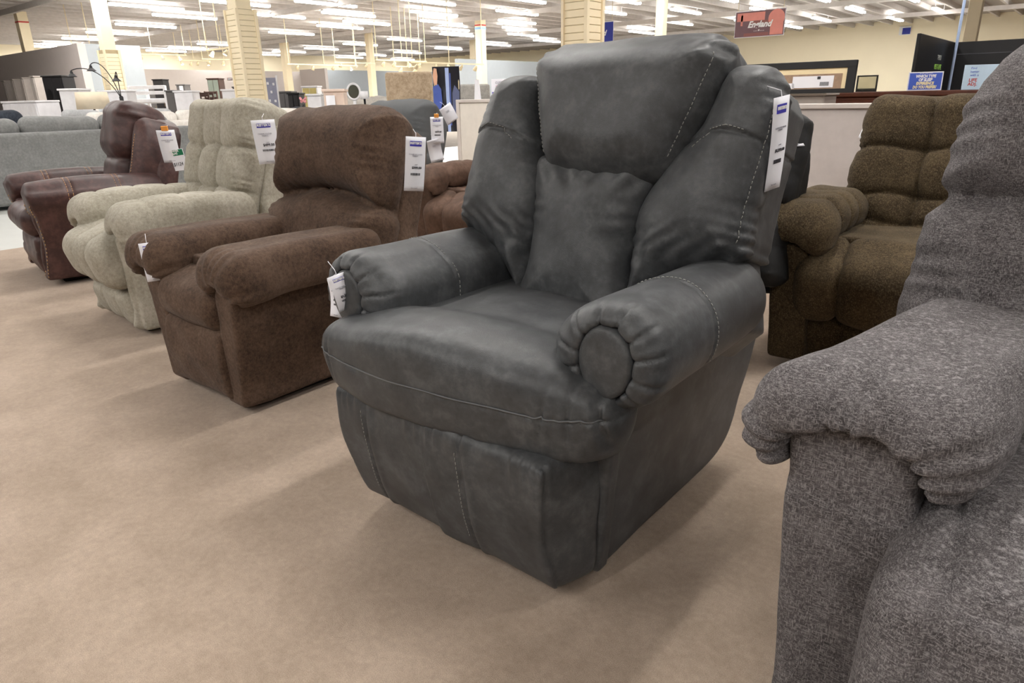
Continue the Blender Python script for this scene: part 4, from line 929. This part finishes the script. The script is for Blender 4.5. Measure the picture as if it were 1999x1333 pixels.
M_SKYB = plain('cornflower_print', rgb(66, 96, 200), .6); M_ICE = plain('ice_blue_print', rgb(200, 226, 246), .6); M_CREAMT = plain('cream_lettering', rgb(250, 236, 180), .6)
sign('blue and white question sign standing on the mahogany dresser', 1783, 1840, 140, 177, 6.7, [('WHICH TYPE', .76, .21, M_TXTW, dict(bold=.002, shear=.15, sx=.8)), ('OF SLEEP', .57, .21, M_TXTW, dict(bold=.002, shear=.15, sx=.8)), ('EXPERIENCE', .38, .21, M_CREAMT, dict(bold=.002, shear=.15, sx=.75)), ('DO YOU PREFER?', .18, .21, M_CREAMT, dict(bold=.002, shear=.15, sx=.72)), ("REITER'S SLEEP SHOP", .92, .07, M_TXTW, {})], M_SKYB, True, ax=20, z=1.0155, lean=-5, row=DY + .2)
sign('pale blue sign about a lifestyle bed, against the black display booth', 1890, 1945, 128, 177, 6.45, [('Find', .86, .13, M_SKYB, dict(x=-.22)), ('better', .72, .13, M_SKYB, dict(x=-.18)), ('with a', .58, .13, M_SKYB, dict(x=-.18)), ('LIFE', .38, .18, M_RED, dict(x=-.2, bold=.001)), ('ADJ.', .22, .18, M_RED, dict(x=-.2, bold=.001))], M_ICE, None, ax=20, z=1.0155, lean=-5, row=DY + .2)
x, y = gx(1852, 9.2); o = MB().tube([(0, 0, 0), (0, 0, 4.3)], .018, 10).build('suspended_pole', plain('pale_blue_acrylic', rgb(170, 190, 225), .2), None, True, loc=(x, y, .0)); tag(o, 'slender pale blue pole in front of the black corner display', 'pole')
x, y = gx(1733, 36); P_ = thing('wall_sign', 'tiny blue sign high on the cream wall, upper right', 'sign', (x, 43.9, 3.75)); MB().cbox((-.28, 0, 0), (.28, .06, .42), .01).build('board', M_WHITE, P_); MB().box((-.12, -.01, .03), (.26, 0, .34)).build('printed_face', M_BLUEP, P_)
# hanging signs
M_BRIK = plain('brick_brown_print', rgb(150, 96, 92), .6); M_PINK = plain('salmon_print', rgb(232, 150, 138), .6); M_PLUM = plain('plum_print', rgb(122, 92, 98), .6)
S, w, hh = sign('salmon and brown England sign hanging above the charcoal recliner', 1422, 1518, 27, 76, 14, [('England', .47, .33, M_TXTW, dict(bold=.006, shear=.35, sx=.95)), ('. . . o . . .', .26, .12, M_TXTW, dict(bold=.003))], M_PLUM, True)
for a, c, m in (((-.46, .62), (.10, .93), M_PINK), ((.22, .05), (.47, .80), M_PINK), ((-.30, .04), (.2, .16), M_BRIK), ((-.47, .05), (-.30, .2), M_PLUM), ((-.38, .45), (-.34, .85), M_PINK), ((-.2, .5), (.2, .62), M_BRIK)): MB().box((a[0] * w, -.0014, a[1] * hh), (c[0] * w, -.001, c[1] * hh)).build('printed_patch', m, S)
MB().lathe([(.001, 0), (.16 * w, 0), (.16 * w, .0006), (.001, .0006)], n=20, M=Matrix.Translation((.33 * w, -.0012, .66 * hh)) @ Matrix.Rotation(pi/2, 4, 'X')).build('printed_patch', M_PINK, S)
for X in (-.45, .45): MB().tube([(X * w, .004, hh), (X * w, .004, 4.3 - S.location[2])], .006, 5).build('hanging_wire', M_ROD, S)
S, w, hh = sign('royal blue England sign half hidden by the slatwall column', 1129, 1199, 50, 87, 20, [('England', .45, .36, M_TXTW, dict(bold=.008, shear=.35, sx=.95)), ('. . . o . . .', .2, .13, M_TXTW, dict(bold=.004))], M_BLUEP, True)
for X in (-.45, .45): MB().tube([(X * w, .004, hh), (X * w, .004, 4.3 - S.location[2])], .006, 5).build('hanging_wire', M_ROD, S)
sign('small white and purple CUSTOM FOR YOU sign standing on the ivory partition', 962, 994, 156, 194, 6.6, [('CUSTOM', .80, .17, M_FAINT, dict(bold=.001, sx=.85)), ('FOR YOU', .60, .17, plain('pink_print', rgb(226, 150, 190), .6), dict(bold=.001, sx=.75))], M_PAPER, None, ax=30, z=1.024)
S, w, hh = sign('purple England strip under the CUSTOM FOR YOU sign', 963, 993, 181, 194, 6.57, [('England', .5, .6, M_TXTW, dict(bold=.0008, shear=.3, sx=.9))], plain('violet_print', rgb(84, 74, 180), .6), None, ax=30, z=1.024)
# ------------------------------------------------------------------ middle background
M_BOUC = chenille('tan_boucle', rgb(150, 130, 106), rgb(178, 158, 134), rgb(196, 178, 154), rgb(214, 198, 176), 60, (1, 1, 1), .4, .8); M_GBOU = chenille('grey_boucle', rgb(150, 148, 144), rgb(168, 166, 162), rgb(184, 182, 178), rgb(196, 194, 190), 60, (1, 1, 1), .4, .6)
def headboard(label, px0, px1, py0, d, m, z1=.35, th=.10):
    x, y = gx((px0 + px1) / 2, d); w = (px1 - px0) / F * d; top = zat(px0, py0, d); H = thing('headboard', label, 'headboard', (x, y, 0), radians(38)); n = sdf('upholstered_panel', lambda P: rbox(P, (0, 0, (top + z1) / 2), (w/2, th/2, (top - z1) / 2), .04), (-w/2 - .05, -th, z1 - .06), (w/2 + .05, th, top + .06), .025, m, H)
    for s in (-1, 1): MB().cbox((s * w * .4 - .03, -.02, 0), (s * w * .4 + .03, .02, z1 + .1), .004).build('leg', M_DARKFRAME, H)
headboard('tan boucle upholstered headboard above the slate grey recliner', 755, 846, 142, 10, M_BOUC)
headboard('grey boucle headboard right of the tall banner', 896, 957, 165, 11, M_GBOU)
x, y = gx(928, 9); o = MB().poly([(-.02, 0, 0), (.06, 0, 0), (.03, 0, .26), (.0, 0, .26)], (0, .05, 0)).build('price_stand', M_PAPER, None, loc=(x, y, 1.0)); tag(o, 'narrow white price card leaning in front of the grey boucle headboard', 'card')
x, y = gx(928, 9); o = MB().cbox((-.5, -.04, 0), (.5, .3, .998), .01).build('side_table', M_PTRIM, None, loc=(x + .2, y, 0)); tag(o, 'beige plinth behind the ivory partition, under the white price card', 'table')
# banner
x, y = gx(873, 9); Bn = thing('banner', 'tall banner of a person in blue jacket beside dark coats, by the tan headboard', 'banner', (x, y, 0), radians(38)); bw = .175; z0, z1 = .62, zat(873, 131, 9)
M_NVY = plain('midnight_print', rgb(24, 26, 38), .45); M_DEN = plain('denim_blue_print', rgb(74, 96, 176), .45); M_STEEL = plain('steel_blue_print', rgb(96, 104, 140), .45); M_SKIN = plain('skin_tone_print', rgb(226, 176, 146), .5); M_SHINE = plain('pale_blue_print', rgb(170, 190, 236), .4)
V = []; Fc = []; N = 12
for i in range(N + 1):
    z = z0 + (z1 - z0) * i / N; yy = .02 * sin(i * .9)
    V += [(-bw, yy, z), (bw, yy, z), (bw, yy + .006, z), (-bw, yy + .006, z)]
for i in range(N):
    a = i * 4
    for k in range(4): Fc.append((a + k, a + (k + 1) % 4, a + 4 + (k + 1) % 4, a + 4 + k))
mesh_obj('banner_cloth', V, Fc, M_NVY, Bn)
def patch(pts, m, nm='printed_patch'):
    MB().poly([(u * bw, -.026 - .0004 * len(Bn.children), z0 + (z1 - z0) * v) for u, v in pts], (0, .003, 0)).build(nm, m, Bn)
patch([(-1, .30), (-.62, .26), (-.35, .45), (-.4, .66), (-.62, .74), (-1, .70)], M_DEN); patch([(-.92, .74), (-.70, .72), (-.62, .86), (-.68, .97), (-.88, .98), (-.98, .86)], M_SKIN); patch([(-.02, 0), (.2, .0), (.22, .98), (-.06, .98)], M_SHINE)
patch([(.4, .2), (.9, .18), (.95, .62), (.6, .72), (.42, .6)], M_STEEL); patch([(-.75, .03), (-.4, 0), (-.1, .02), (-.2, .07), (-.6, .10)], M_SKIN); patch([(.22, .1), (.3, .1), (.34, .9), (.26, .9)], M_DEN)
for s in (-1, 1): MB().tube([(s * bw * .9, .02, 0), (s * bw * .9, .02, z1)], .008, 6).build('stand_pole', M_ROD, Bn)

# ------------------------------------------------------------------ far furniture (boxes with doors, shelves, beds)
M_DKW = plain('dark_walnut', rgb(70, 46, 38), .5, var=.15); M_EBON = plain('ebony_wood', rgb(34, 33, 36), .5); M_GREYW = plain('grey_wood', rgb(110, 108, 108), .6); M_BEIGEP = plain('linen_shade', rgb(238, 224, 198), .7); M_WHT = plain('white_lacquer', rgb(244, 244, 248), .4)
M_ROSE = plain('blush_upholstery', rgb(228, 206, 192), .8); M_BLUEM = plain('deep_blue_mattress', rgb(40, 62, 110), .8); M_PINKP = plain('pink_flowers', rgb(232, 160, 165), .8); M_SAGE = plain('sage_door', rgb(128, 138, 128), .6); M_TANW = plain('golden_oak', rgb(170, 120, 80), .6)
def cab(name, cat, label, px0, px1, py0, d, m, doors=2, depth=.45, rz=38, dm=None, arch=False, group=None, h=None, z0=0.0):
    x, y = gx((px0 + px1) / 2, d); w = (px1 - px0) / F * d; H = (zat((px0 + px1) / 2, py0, d) if h is None else h) - z0; C_ = thing(name, label, cat, (x, y, z0), radians(rz), group)
    MB().cbox((-w/2, 0, .06), (w/2, depth, H - .04), .01).build('carcass', m, C_); MB().cbox((-w/2 - .02, -.03, H - .04), (w/2 + .02, depth + .01, H), .008).build('top', m, C_); MB().cbox((-w/2 + .02, .02, 0), (w/2 - .02, depth - .02, .06), .004).build('plinth', m, C_)
    for i in range(doors):
        a = -w/2 + .02 + i * (w - .04) / doors; b = a + (w - .04) / doors - .015
        dd = MB().cbox((a, -.02, .08), (b, 0, H - .06), .005).build('door', dm or m, C_); MB().cbox((b - .03, -.035, H * .5), (b - .02, -.02, H * .5 + .12), .002).build('handle', M_NAIL, dd)
        if arch: MB().lathe([(.001, 0), ((b - a) * .3, 0), ((b - a) * .3, .01), (.001, .01)], n=14, M=Matrix.Translation(((a + b) / 2, -.021, H * .72)) @ Matrix.Rotation(pi/2, 4, 'X') @ Matrix.Scale(2.0, 4, (0, 1, 0))).build('arched_pane', M_BLK, dd)
    return C_
cab('hutch', 'hutch', 'black arched hutch against the grey display wall at left', 92, 136, 148, 19, M_EBON, 2, arch=True, rz=30)
for i, (a, b) in enumerate(((12, 26), (28, 44), (47, 63), (66, 86))): cab('wardrobe', 'wardrobe', ('leftmost', 'second', 'third', 'rightmost')[i] + ' tall grey wardrobe panel on the display wall at left', a, b, 158 - i * 3, 27.2 - i * 1.6, plain('greige_lacquer_%s' % 'abcd'[i], rgb(186, 178, 172), .6), 1, rz=0, depth=.25, dm=M_PTRIM)
cab('counter', 'counter', 'long white counter at the left edge behind the sofas', -40, 118, 197, 15, M_WHT, 4, rz=4)
cab('box', 'carton', 'white carton left of the cream drum lampshade', 121, 161, 173, 14, M_WHT, 0, depth=.4)
cab('nightstand', 'nightstand', 'small dark nightstand between the arc lamp shades and the bunk bed', 184, 201, 167, 25, M_GREYW, 2)
cab('carton', 'carton', 'white carton behind the arc lamp stem', 197, 252, 176, 15.5, M_WHT, 0, depth=.4)
cab('cabinet', 'cabinet', 'black cabinet rising behind the white bunk bed', 306, 326, 155, 26, M_EBON, 1); cab('cabinet', 'cabinet', 'low grey cabinet to the left of the black one behind the bunk bed', 288, 308, 167, 27, M_GREYW, 1)
cab('cabinet', 'cabinet', 'charcoal cabinet right of the white bunk bed', 327, 345, 176, 20, M_GREYW, 1)
cab('carton', 'carton', 'white carton right of the charcoal cabinet', 343, 379, 177, 17, M_WHT, 0, depth=.4); cab('hutch', 'hutch', 'small grey hutch above the white carton', 350, 367, 165, 27, M_GREYW, 2)
cab('armoire', 'armoire', 'tall walnut armoire with a sage door', 411, 434, 153, 24, M_DKW, 2, dm=M_SAGE); cab('carton', 'carton', 'white carton right of the walnut armoire', 436, 470, 174, 16, M_WHT, 0, depth=.4); cab('bookcase', 'bookcase', 'dark bookcase behind the white carton by the slatwall column', 458, 480, 169, 24, M_EBON, 1)
cab('dresser', 'dresser', 'charcoal dresser right of the white shelving ladder', 546, 570, 178, 18, M_GREYW, 2); cab('dresser', 'dresser', 'black dresser next to the charcoal one, left of the white vanity', 563, 585, 181, 17, M_EBON, 2)
cab('vanity', 'vanity', 'white vanity with yellow back panel under the pale blue wall', 592, 622, 168, 20, M_WHT, 2, dm=plain('straw_panel', rgb(226, 210, 140), .7)); cab('carton', 'carton', 'white carton in front of the white vanity', 600, 627, 183, 14, M_WHT, 0, depth=.4)
c = cab('ottoman_cube', 'headboard', 'blush upholstered cube with a white tag', 633, 672, 174, 11, M_ROSE, 0, depth=.42, rz=45); MB().cbox((-.12, -.04, .62), (.02, -.032, 1.12), .002).build('white_tag', M_PAPER, c)
# dining chairs
def chair(label, px, py, d, m):
    x, y = gx(px, d); H = zat(px, py, d); c = thing('dining_chair', label, 'chair', (x, y, 0), radians(30))
    MB().cbox((-.22, -.22, .43), (.22, .22, .48), .01).build('seat', m, c)
    for sx in (-.2, .2):
        MB().cbox((sx - .02, .19, 0), (sx + .02, .23, H), .004).build('leg', m, c); MB().cbox((sx - .02, -.22, 0), (sx + .02, -.18, .44), .004).build('leg', m, c)
    for z in (H - .08, H - .24): MB().cbox((-.2, .2, z), (.2, .22, z + .07), .004).build('back_rail', m, c)
for i, (px, py) in enumerate(((388, 183), (398, 180), (407, 178))): chair(('leftmost', 'middle', 'rightmost')[i] + ' brown dining chair beside the walnut armoire', px, py, 19 + i, M_DKW)
# white bunk bed
x, y = gx(292, 21); B = thing('bunk_bed', 'white bunk bed behind the arc lamp', 'bed', (x, y, 0), radians(35)); bw_ = 1.15; zt = zat(292, 168, 21)
for sx in (-bw_/2, bw_/2):
    for sy in (0, .95): MB().cbox((sx - .04, sy - .04, 0), (sx + .04, sy + .04, zt), .006).build('post', M_WHT, B)
for z in (zt - .04, zt - .20, zt - .42): MB().cbox((-bw_/2, -.02, z - .05), (bw_/2, .02, z + .05), .005).build('rail', M_WHT, B)
MB().cbox((-bw_/2, 0, zt - .5), (bw_/2, .95, zt - .36), .03).build('mattress', M_WHT, B); MB().cbox((-bw_/2, 0, .3), (bw_/2, .95, .5), .03).build('mattress', M_EBON, B)
# wall picture
x, y = on_x(264, -40.17); P2 = thing('wall_picture', 'pink and crimson picture on the far grey wall, right of the slim column', 'picture', (x, y, 1.85), radians(90)); MB().cbox((-.45, -.02, 0), (.45, .02, .78), .01).build('frame', plain('rose_frame', rgb(190, 150, 155), .6), P2); MB().box((-.40, -.03, .38), (.40, -.02, .72)).build('printed_sky', M_PTRIM, P2); MB().box((-.40, -.03, .04), (.40, -.02, .38)).build('printed_field', plain('crimson_print', rgb(140, 60, 62), .6), P2)
# lamps
def drum_lamp(label, px, py0, py1, d, w, m):
    x, y = gx(px, d); z0, z1 = zat(px, py1, d), zat(px, py0, d); L = thing('table_lamp', label, 'lamp', (x, y, 0))
    MB().lathe([(w/2, z0), (w/2 * .93, z1), (w/2 * .92, z1), (w/2 * .985, z0)], n=28).build('shade', m, L, True); MB().lathe([(.12, 0), (.12, .02), (.02, .04), (.02, z0 + .05)], n=14).build('stand', M_EBON, L, True)
drum_lamp('lamp with a broad cream drum shade left of the arc lamp', 183, 180, 213, 13.5, .60, M_BEIGEP)
drum_lamp('small lamp with a white tapered shade right of the round mirror', 712, 178, 193, 13, .15, M_WHT)
x, y = gx(240, 12.5); A_ = thing('arc_lamp', 'black three-armed arc lamp with bell shades at upper left', 'lamp', (x, y, 0)); zb = zat(240, 203, 12.5)
MB().lathe([(.16, 0), (.16, .03), (.03, .05), (.03, 1.0), (.035, 1.18), (.02, 1.2)], n=16).build('base', M_EBON, A_, True)
rx = np.array([cos(YAW), sin(YAW)]); k = 12.5 / 1400
for (ex, ey, mx, my) in ((150, 139, 180, 132), (191, 128, 205, 120), (237, 147, 241, 138)):
    z0 = 1.15; P0 = np.array([0, 0, z0]); e = np.array([*(rx * (ex - 240) * k), zat(ex, ey, 12.5)]); q = np.array([*(rx * (mx - 240) * k), zat(mx, my - 6, 12.5)]); 
    pts = [tuple((1 - t) ** 3 * P0 + 3 * (1 - t) ** 2 * t * np.array([q[0] * .35, q[1] * .35, z0 + (q[2] - z0) * .75]) + 3 * (1 - t) * t * t * q + t ** 3 * e) for t in np.linspace(0, 1, 16)]
    a = MB().tube(pts, .008, 6).build('arm', M_EBON, A_, True); MB().lathe([(.012, .0), (.022, -.02), (.03, -.06), (.055, -.09), (.085, -.105), (.08, -.105), (.03, -.05)], tuple(e), 18).build('shade', M_EBON, a, True)
# round mirror, shelving ladder, beds, flowers
x, y = gx(692, 14); Mi = thing('mirror', 'round white-framed mirror right of the blush cube', 'mirror', (x, y, 0), radians(35)); zc = zat(692, 179, 14)
MB().add(*(lambda n=28, R=.13, r=.022: ([((R + r * cos(b)) * cos(a), r * sin(b), zc + (R + r * cos(b)) * 1.15 * sin(a)) for a in np.linspace(0, 2*pi, n, False) for b in np.linspace(0, 2*pi, 6, False)], [(i*6 + j, i*6 + (j+1) % 6, ((i+1) % n)*6 + (j+1) % 6, ((i+1) % n)*6 + j) for i in range(n) for j in range(6)]))()).build('frame', M_WHT, Mi, True)
MB().lathe([(.001, 0), (.125, 0), (.125, .006), (.001, .006)], n=28, M=Matrix.Translation((0, .0, zc)) @ Matrix.Rotation(pi/2, 4, 'X') @ Matrix.Scale(1.15, 4, (0, 1, 0))).build('glass', plain('sage_mirror', rgb(120, 122, 108), .15, .6), Mi); MB().cbox((-.03, 0, 0), (.03, .04, zc - .12), .004).build('stand', M_WHT, Mi)
x, y = gx(533, 17); La = thing('display_ladder', 'white-framed display ladder beside the tall slatwall column', 'display', (x, y, 0), radians(38)); zt = zat(533, 148, 17)
for s in (-.15, .15): MB().cbox((s - .015, 0, 0), (s + .015, .04, zt), .003).build('rail', M_WHT, La)
MB().box((-.14, .01, .6), (.14, .03, zt - .05)).build('panel', plain('blue_grey_panel', rgb(150, 152, 172), .6), La)
for sx, z in ((-.07, .15), (.07, .17), (.0, .35), (-.07, .55), (.07, .56)): MB().cbox((sx - .025, -.012, zt - z - .06), (sx + .025, .008, zt - z), .004).build('white_tile', M_WHT, La)
def bed(label, px0, px1, py, d, m1, m2, rz=38):
    x, y = gx((px0 + px1) / 2, d); w = (px1 - px0) / F * d; top = zat((px0 + px1) / 2, py, d); B = thing('bed', label, 'bed', (x, y, 0), radians(rz))
    MB().cbox((-w/2, 0, .15), (w/2, 1.6, top - .28), .04).build('box_spring', m1, B); sdf('bedding', lambda P: rbox(P, (0, .8, top - .16), (w/2 + .02, .82, .13), .08) + wob(P, .02, 7), (-w/2 - .15, -.15, top - .4), (w/2 + .15, 1.75, top + .1), .05, m2, B)
    for s in (-1, 1): MB().cbox((s * w * .4 - .03, .1, 0), (s * w * .4 + .03, .16, .2), .004).build('leg', M_DARKFRAME, B)
bed('bed with white bedding over a deep blue base, right of the round mirror', 672, 756, 187, 15, M_BLUEM, M_CREAM)
x, y = gx(592, 12.6); V_ = thing('flower_vase', 'pink flowers in a vase left of the white cartons', 'flowers', (x, y, .85)); MB().lathe([(.04, 0), (.05, .06), (.02, .12), (.03, .14)], n=12).build('vase', M_EBON, V_, True)
for i in range(9): a = i * 2.4; MB().lathe([(.002, -.02), (.025, 0), (.018, .02), (.002, .03)], (.045 * cos(a), .045 * sin(a), .18 + .02 * (i % 4)), 7).build('bloom', M_PINKP, V_, True)
x, y = gx(592, 12.6); o = MB().cbox((-.13, -.13, 0), (.13, .13, .85), .01).build('pedestal', M_WHT, None, loc=(x, y, 0)); tag(o, 'white pedestal under the pink flowers', 'pedestal')
x, y = gx(741, 20); o = MB().cbox((-.06, -.01, 0), (.06, .02, .5), .005).build('orange_poster', plain('orange_print', rgb(240, 190, 150), .6), None, loc=(x, 22.6, 1.2)); bpy.data.objects.remove(o)
x, y = on_x(467, -40.2); E_ = thing('exit_sign', 'red exit sign on the far grey wall left of the tall slatwall column', 'sign', (x, y, 2.3), radians(90)); MB().cbox((-.16, 0, 0), (.16, .05, .16), .01).build('box', plain('lit_red_exit', rgb(226, 90, 90), .5), E_); text('lettering', 'EXIT', .12, M_TXTW, E_, (0, -.003, .08), (pi/2, 0, 0), bold=.003)

# ------------------------------------------------------------------ price tags on the recliners
price_tag('long white price tag hanging on the right wing of the charcoal recliner', tagM(1527, 188, 1.455, 78, roll=-7, lean=5), .058, .20, '$1,299.00', 'RECLINER')
price_tag('white price tag on the upper right side of the brown chenille recliner', tagM(812, 267, 2.50, 60, roll=5, lean=6), .075, .197, '$399.00', 'RECLINER')
price_tag('square white price tag pinned to the sage beige recliner back', tagM(512, 234, 3.28, 45, roll=-2, lean=8), .112, .208, '$499.00', 'GLIDER')
def power(t, w, h, yy):
    p = MB().cbox((-.15 * w, -.004, -1.27 * h), (.62 * w, -.002, -.60 * h), .0005, ).build('lower_card', M_PAPER, t); p.rotation_euler = (0, radians(-4), 0)
    g = MB().box((-.02 * w, -.0055, -.80 * h), (.55 * w, -.004, -.62 * h)).build('green_sticker', M_GREEN, t); g.rotation_euler = (0, radians(-6), 0)
    text('sticker_text', 'POWER\nBUY!', w * .155, M_TXTW, t, (.20 * w, -.0065, -.69 * h), (pi/2, radians(-6), 0), bold=.0008); text('handwriting', '$1124', w * .27, M_INK, t, (.27 * w, -.0065, -1.06 * h), (pi/2, radians(-6), 0), shear=.2, sx=.8)
price_tag('white price tag with orange clip and green POWER BUY sticker on the leather recliner', tagM(322, 254, 4.28, 40, roll=-1, lean=8), .115, .20, name='RECLINER', clip=True, extra=power)
price_tag('white tag with orange clip on the slate grey recliner', tagM(852, 228, 4.42, 40, lean=4), .083, .165, '$699.00', 'RECLINER', clip=True)
price_tag('folded white tag jutting out behind the clipped one on the slate recliner', tagM(868, 207, 4.5, 70, roll=-32, lean=10), .09, .12, name='', logo=False, extra=lambda *a: None)
price_tag('long curled white tag hanging lowest on the slate grey recliner', tagM(846, 272, 4.46, 60, roll=-12, lean=12), .09, .15, name='', logo=False, extra=lambda *a: None, bend=.02)
price_tag('white tag hanging from the left arm of the brown chenille recliner', tagM(286, 474, 2.46, 66, roll=-2, lean=6), .055, .145, '$399.00', 'RECLINER')
price_tag('white leaflet hanging from the left arm of the charcoal recliner', tagM(657, 536, 1.68, 70, roll=-14, lean=6), .05, .095, '$1,299.00', 'RECLINER', bend=-.012)
price_tag('second white leaflet behind the first on the charcoal recliner left arm', tagM(650, 548, 1.71, 20, roll=6, lean=4), .035, .10, '$1,299.00', 'RECLINER', bend=.01)
price_tag('white tag curling over the top of the black velvet recliner', tagM(1553, 236, 2.50, 60, roll=0, lean=-20), .07, .09, name='', logo=False, extra=lambda *a: None, bend=.02)
price_tag('white tag peeking out behind the olive recliner back', tagM(1697, 224, 3.03, -30, roll=18, lean=4), .04, .11, name='', logo=False, extra=lambda *a: None, bend=.01)
